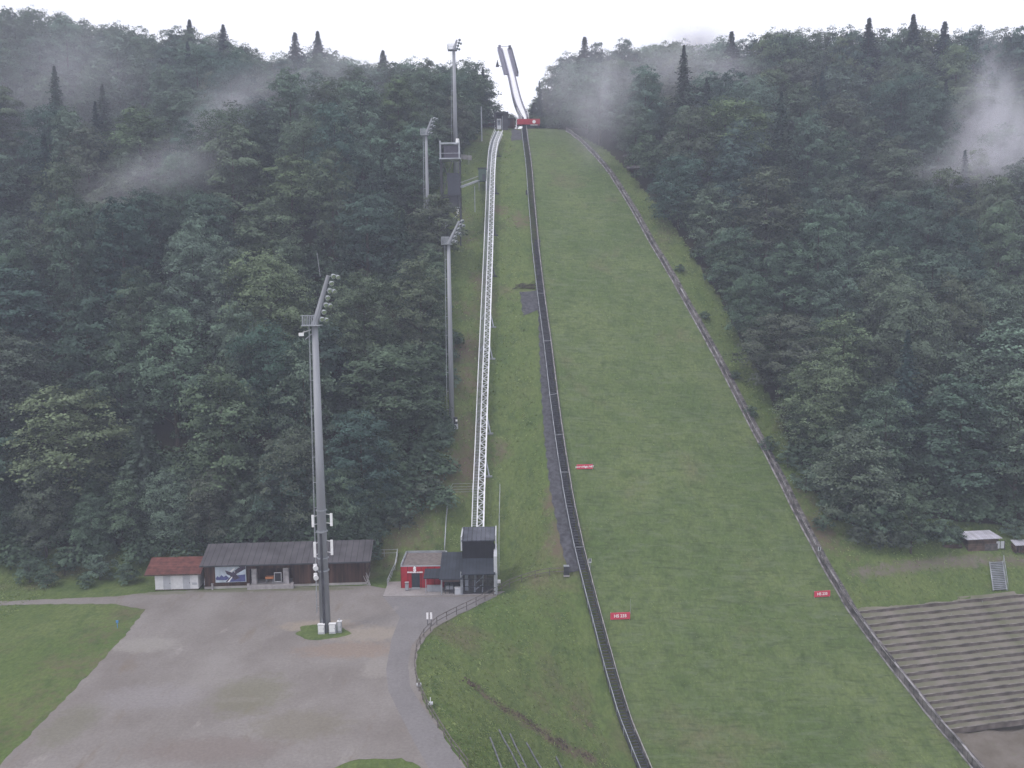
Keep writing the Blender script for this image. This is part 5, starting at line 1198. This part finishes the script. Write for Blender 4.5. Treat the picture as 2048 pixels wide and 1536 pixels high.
# ------------------------------------------------------------------ haze and mist
def volmat(name, col, dens, hetero=None, aniso=.0):
    m = bpy.data.materials.new(name); m.use_nodes = True; n = m.node_tree; n.nodes.clear()
    o = n.nodes.new('ShaderNodeOutputMaterial'); v = n.nodes.new('ShaderNodeVolumePrincipled'); v.inputs['Color'].default_value = (*col, 1); v.inputs['Density'].default_value = dens
    v.inputs['Anisotropy'].default_value = aniso
    n.links.new(v.outputs[0], o.inputs['Volume'])
    if hetero:
        tc = n.nodes.new('ShaderNodeTexCoord'); ln = n.nodes.new('ShaderNodeVectorMath'); ln.operation = 'LENGTH'; n.links.new(tc.outputs['Object'], ln.inputs[0])
        fo = n.nodes.new('ShaderNodeMapRange'); fo.interpolation_type = 'SMOOTHSTEP'; fo.inputs[1].default_value = 1.0; fo.inputs[2].default_value = .0; n.links.new(ln.outputs['Value'], fo.inputs[0])
        nf = noise(n, tc.outputs['Object'], hetero[0], .36, .70, 4, hetero[1])
        mm_ = n.nodes.new('ShaderNodeMath'); mm_.operation = 'MULTIPLY'; f2 = n.nodes.new('ShaderNodeMath'); f2.operation = 'POWER'; f2.inputs[1].default_value = 1.5; n.links.new(fo.outputs[0], f2.inputs[0]); n.links.new(f2.outputs[0], mm_.inputs[0]); n.links.new(nf, mm_.inputs[1])
        m3 = n.nodes.new('ShaderNodeMath'); m3.operation = 'MULTIPLY'; m3.inputs[1].default_value = dens; n.links.new(mm_.outputs[0], m3.inputs[0]); n.links.new(m3.outputs[0], v.inputs['Density'])
    return m
HAZE = volmat('haze_air', (.74, .78, .97), .00058)
o = MB().box(-470, 470, -80, 480, -31, 190).build('haze', HAZE); tag(o, kind='stuff')
def mist(px_, py_, rx, ry, rz, dens, tilt=0, seedoff=0, sc=1.6, stretch=(1, 1, 1)):
    q = hit(px_, py_, 17); Y = q.y-ry*.45; p = atY(px_, py_, Y); m_ = MB(); n1, n2 = 12, 18
    rows = [[(math.sin(math.pi*i/n1)*math.cos(2*math.pi*j/n2), math.sin(math.pi*i/n1)*math.sin(2*math.pi*j/n2), math.cos(math.pi*i/n1)) for j in range(n2)] for i in range(1, n1)]
    V = [(0,0,1)]+[v for r in rows for v in r]+[(0,0,-1)]; f = []
    for j in range(n2): f.append((0, 1+j, 1+(j+1)%n2)); e = 1+(n1-2)*n2; f.append((len(V)-1, e+(j+1)%n2, e+j))
    for i in range(n1-2):
        for j in range(n2): a = 1+i*n2+j; b = 1+i*n2+(j+1)%n2; f.append((a, a+n2, b+n2, b))
    m_.poly(V, f); o = m_.build('mist', volmat('mist_vapour', (.93, .92, 1.0), dens, (sc, stretch))); o.location = p; o.scale = (rx, ry, rz); o.rotation_euler = (0, tilt, 0); tag(o, kind='stuff')
mist(1330, 140, 34, 12, 16, .10)
mist(1385, 95, 20, 9, 12, .50)
mist(1350, 125, 12, 8, 7, .30)
mist(1440, 150, 20, 8, 11, .08)
mist(1968, 150, 7, 7, 22, .36, tilt=.04)
mist(1978, 250, 15, 8, 24, .40, tilt=.1)
mist(2010, 300, 20, 9, 16, .30, tilt=.1)
mist(1940, 335, 26, 8, 8, .12)
mist(428, 245, 9, 7, 24, .17, tilt=.75)
mist(520, 190, 34, 9, 14, .05)
mist(650, 150, 30, 10, 20, .06)
mist(1200, 200, 14, 9, 24, .15)
mist(1120, 170, 12, 9, 20, .08)
mist(110, 180, 44, 10, 36, .06)
mist(250, 370, 34, 8, 9, .06, tilt=-.4)
mist(370, 340, 20, 7, 10, .07)
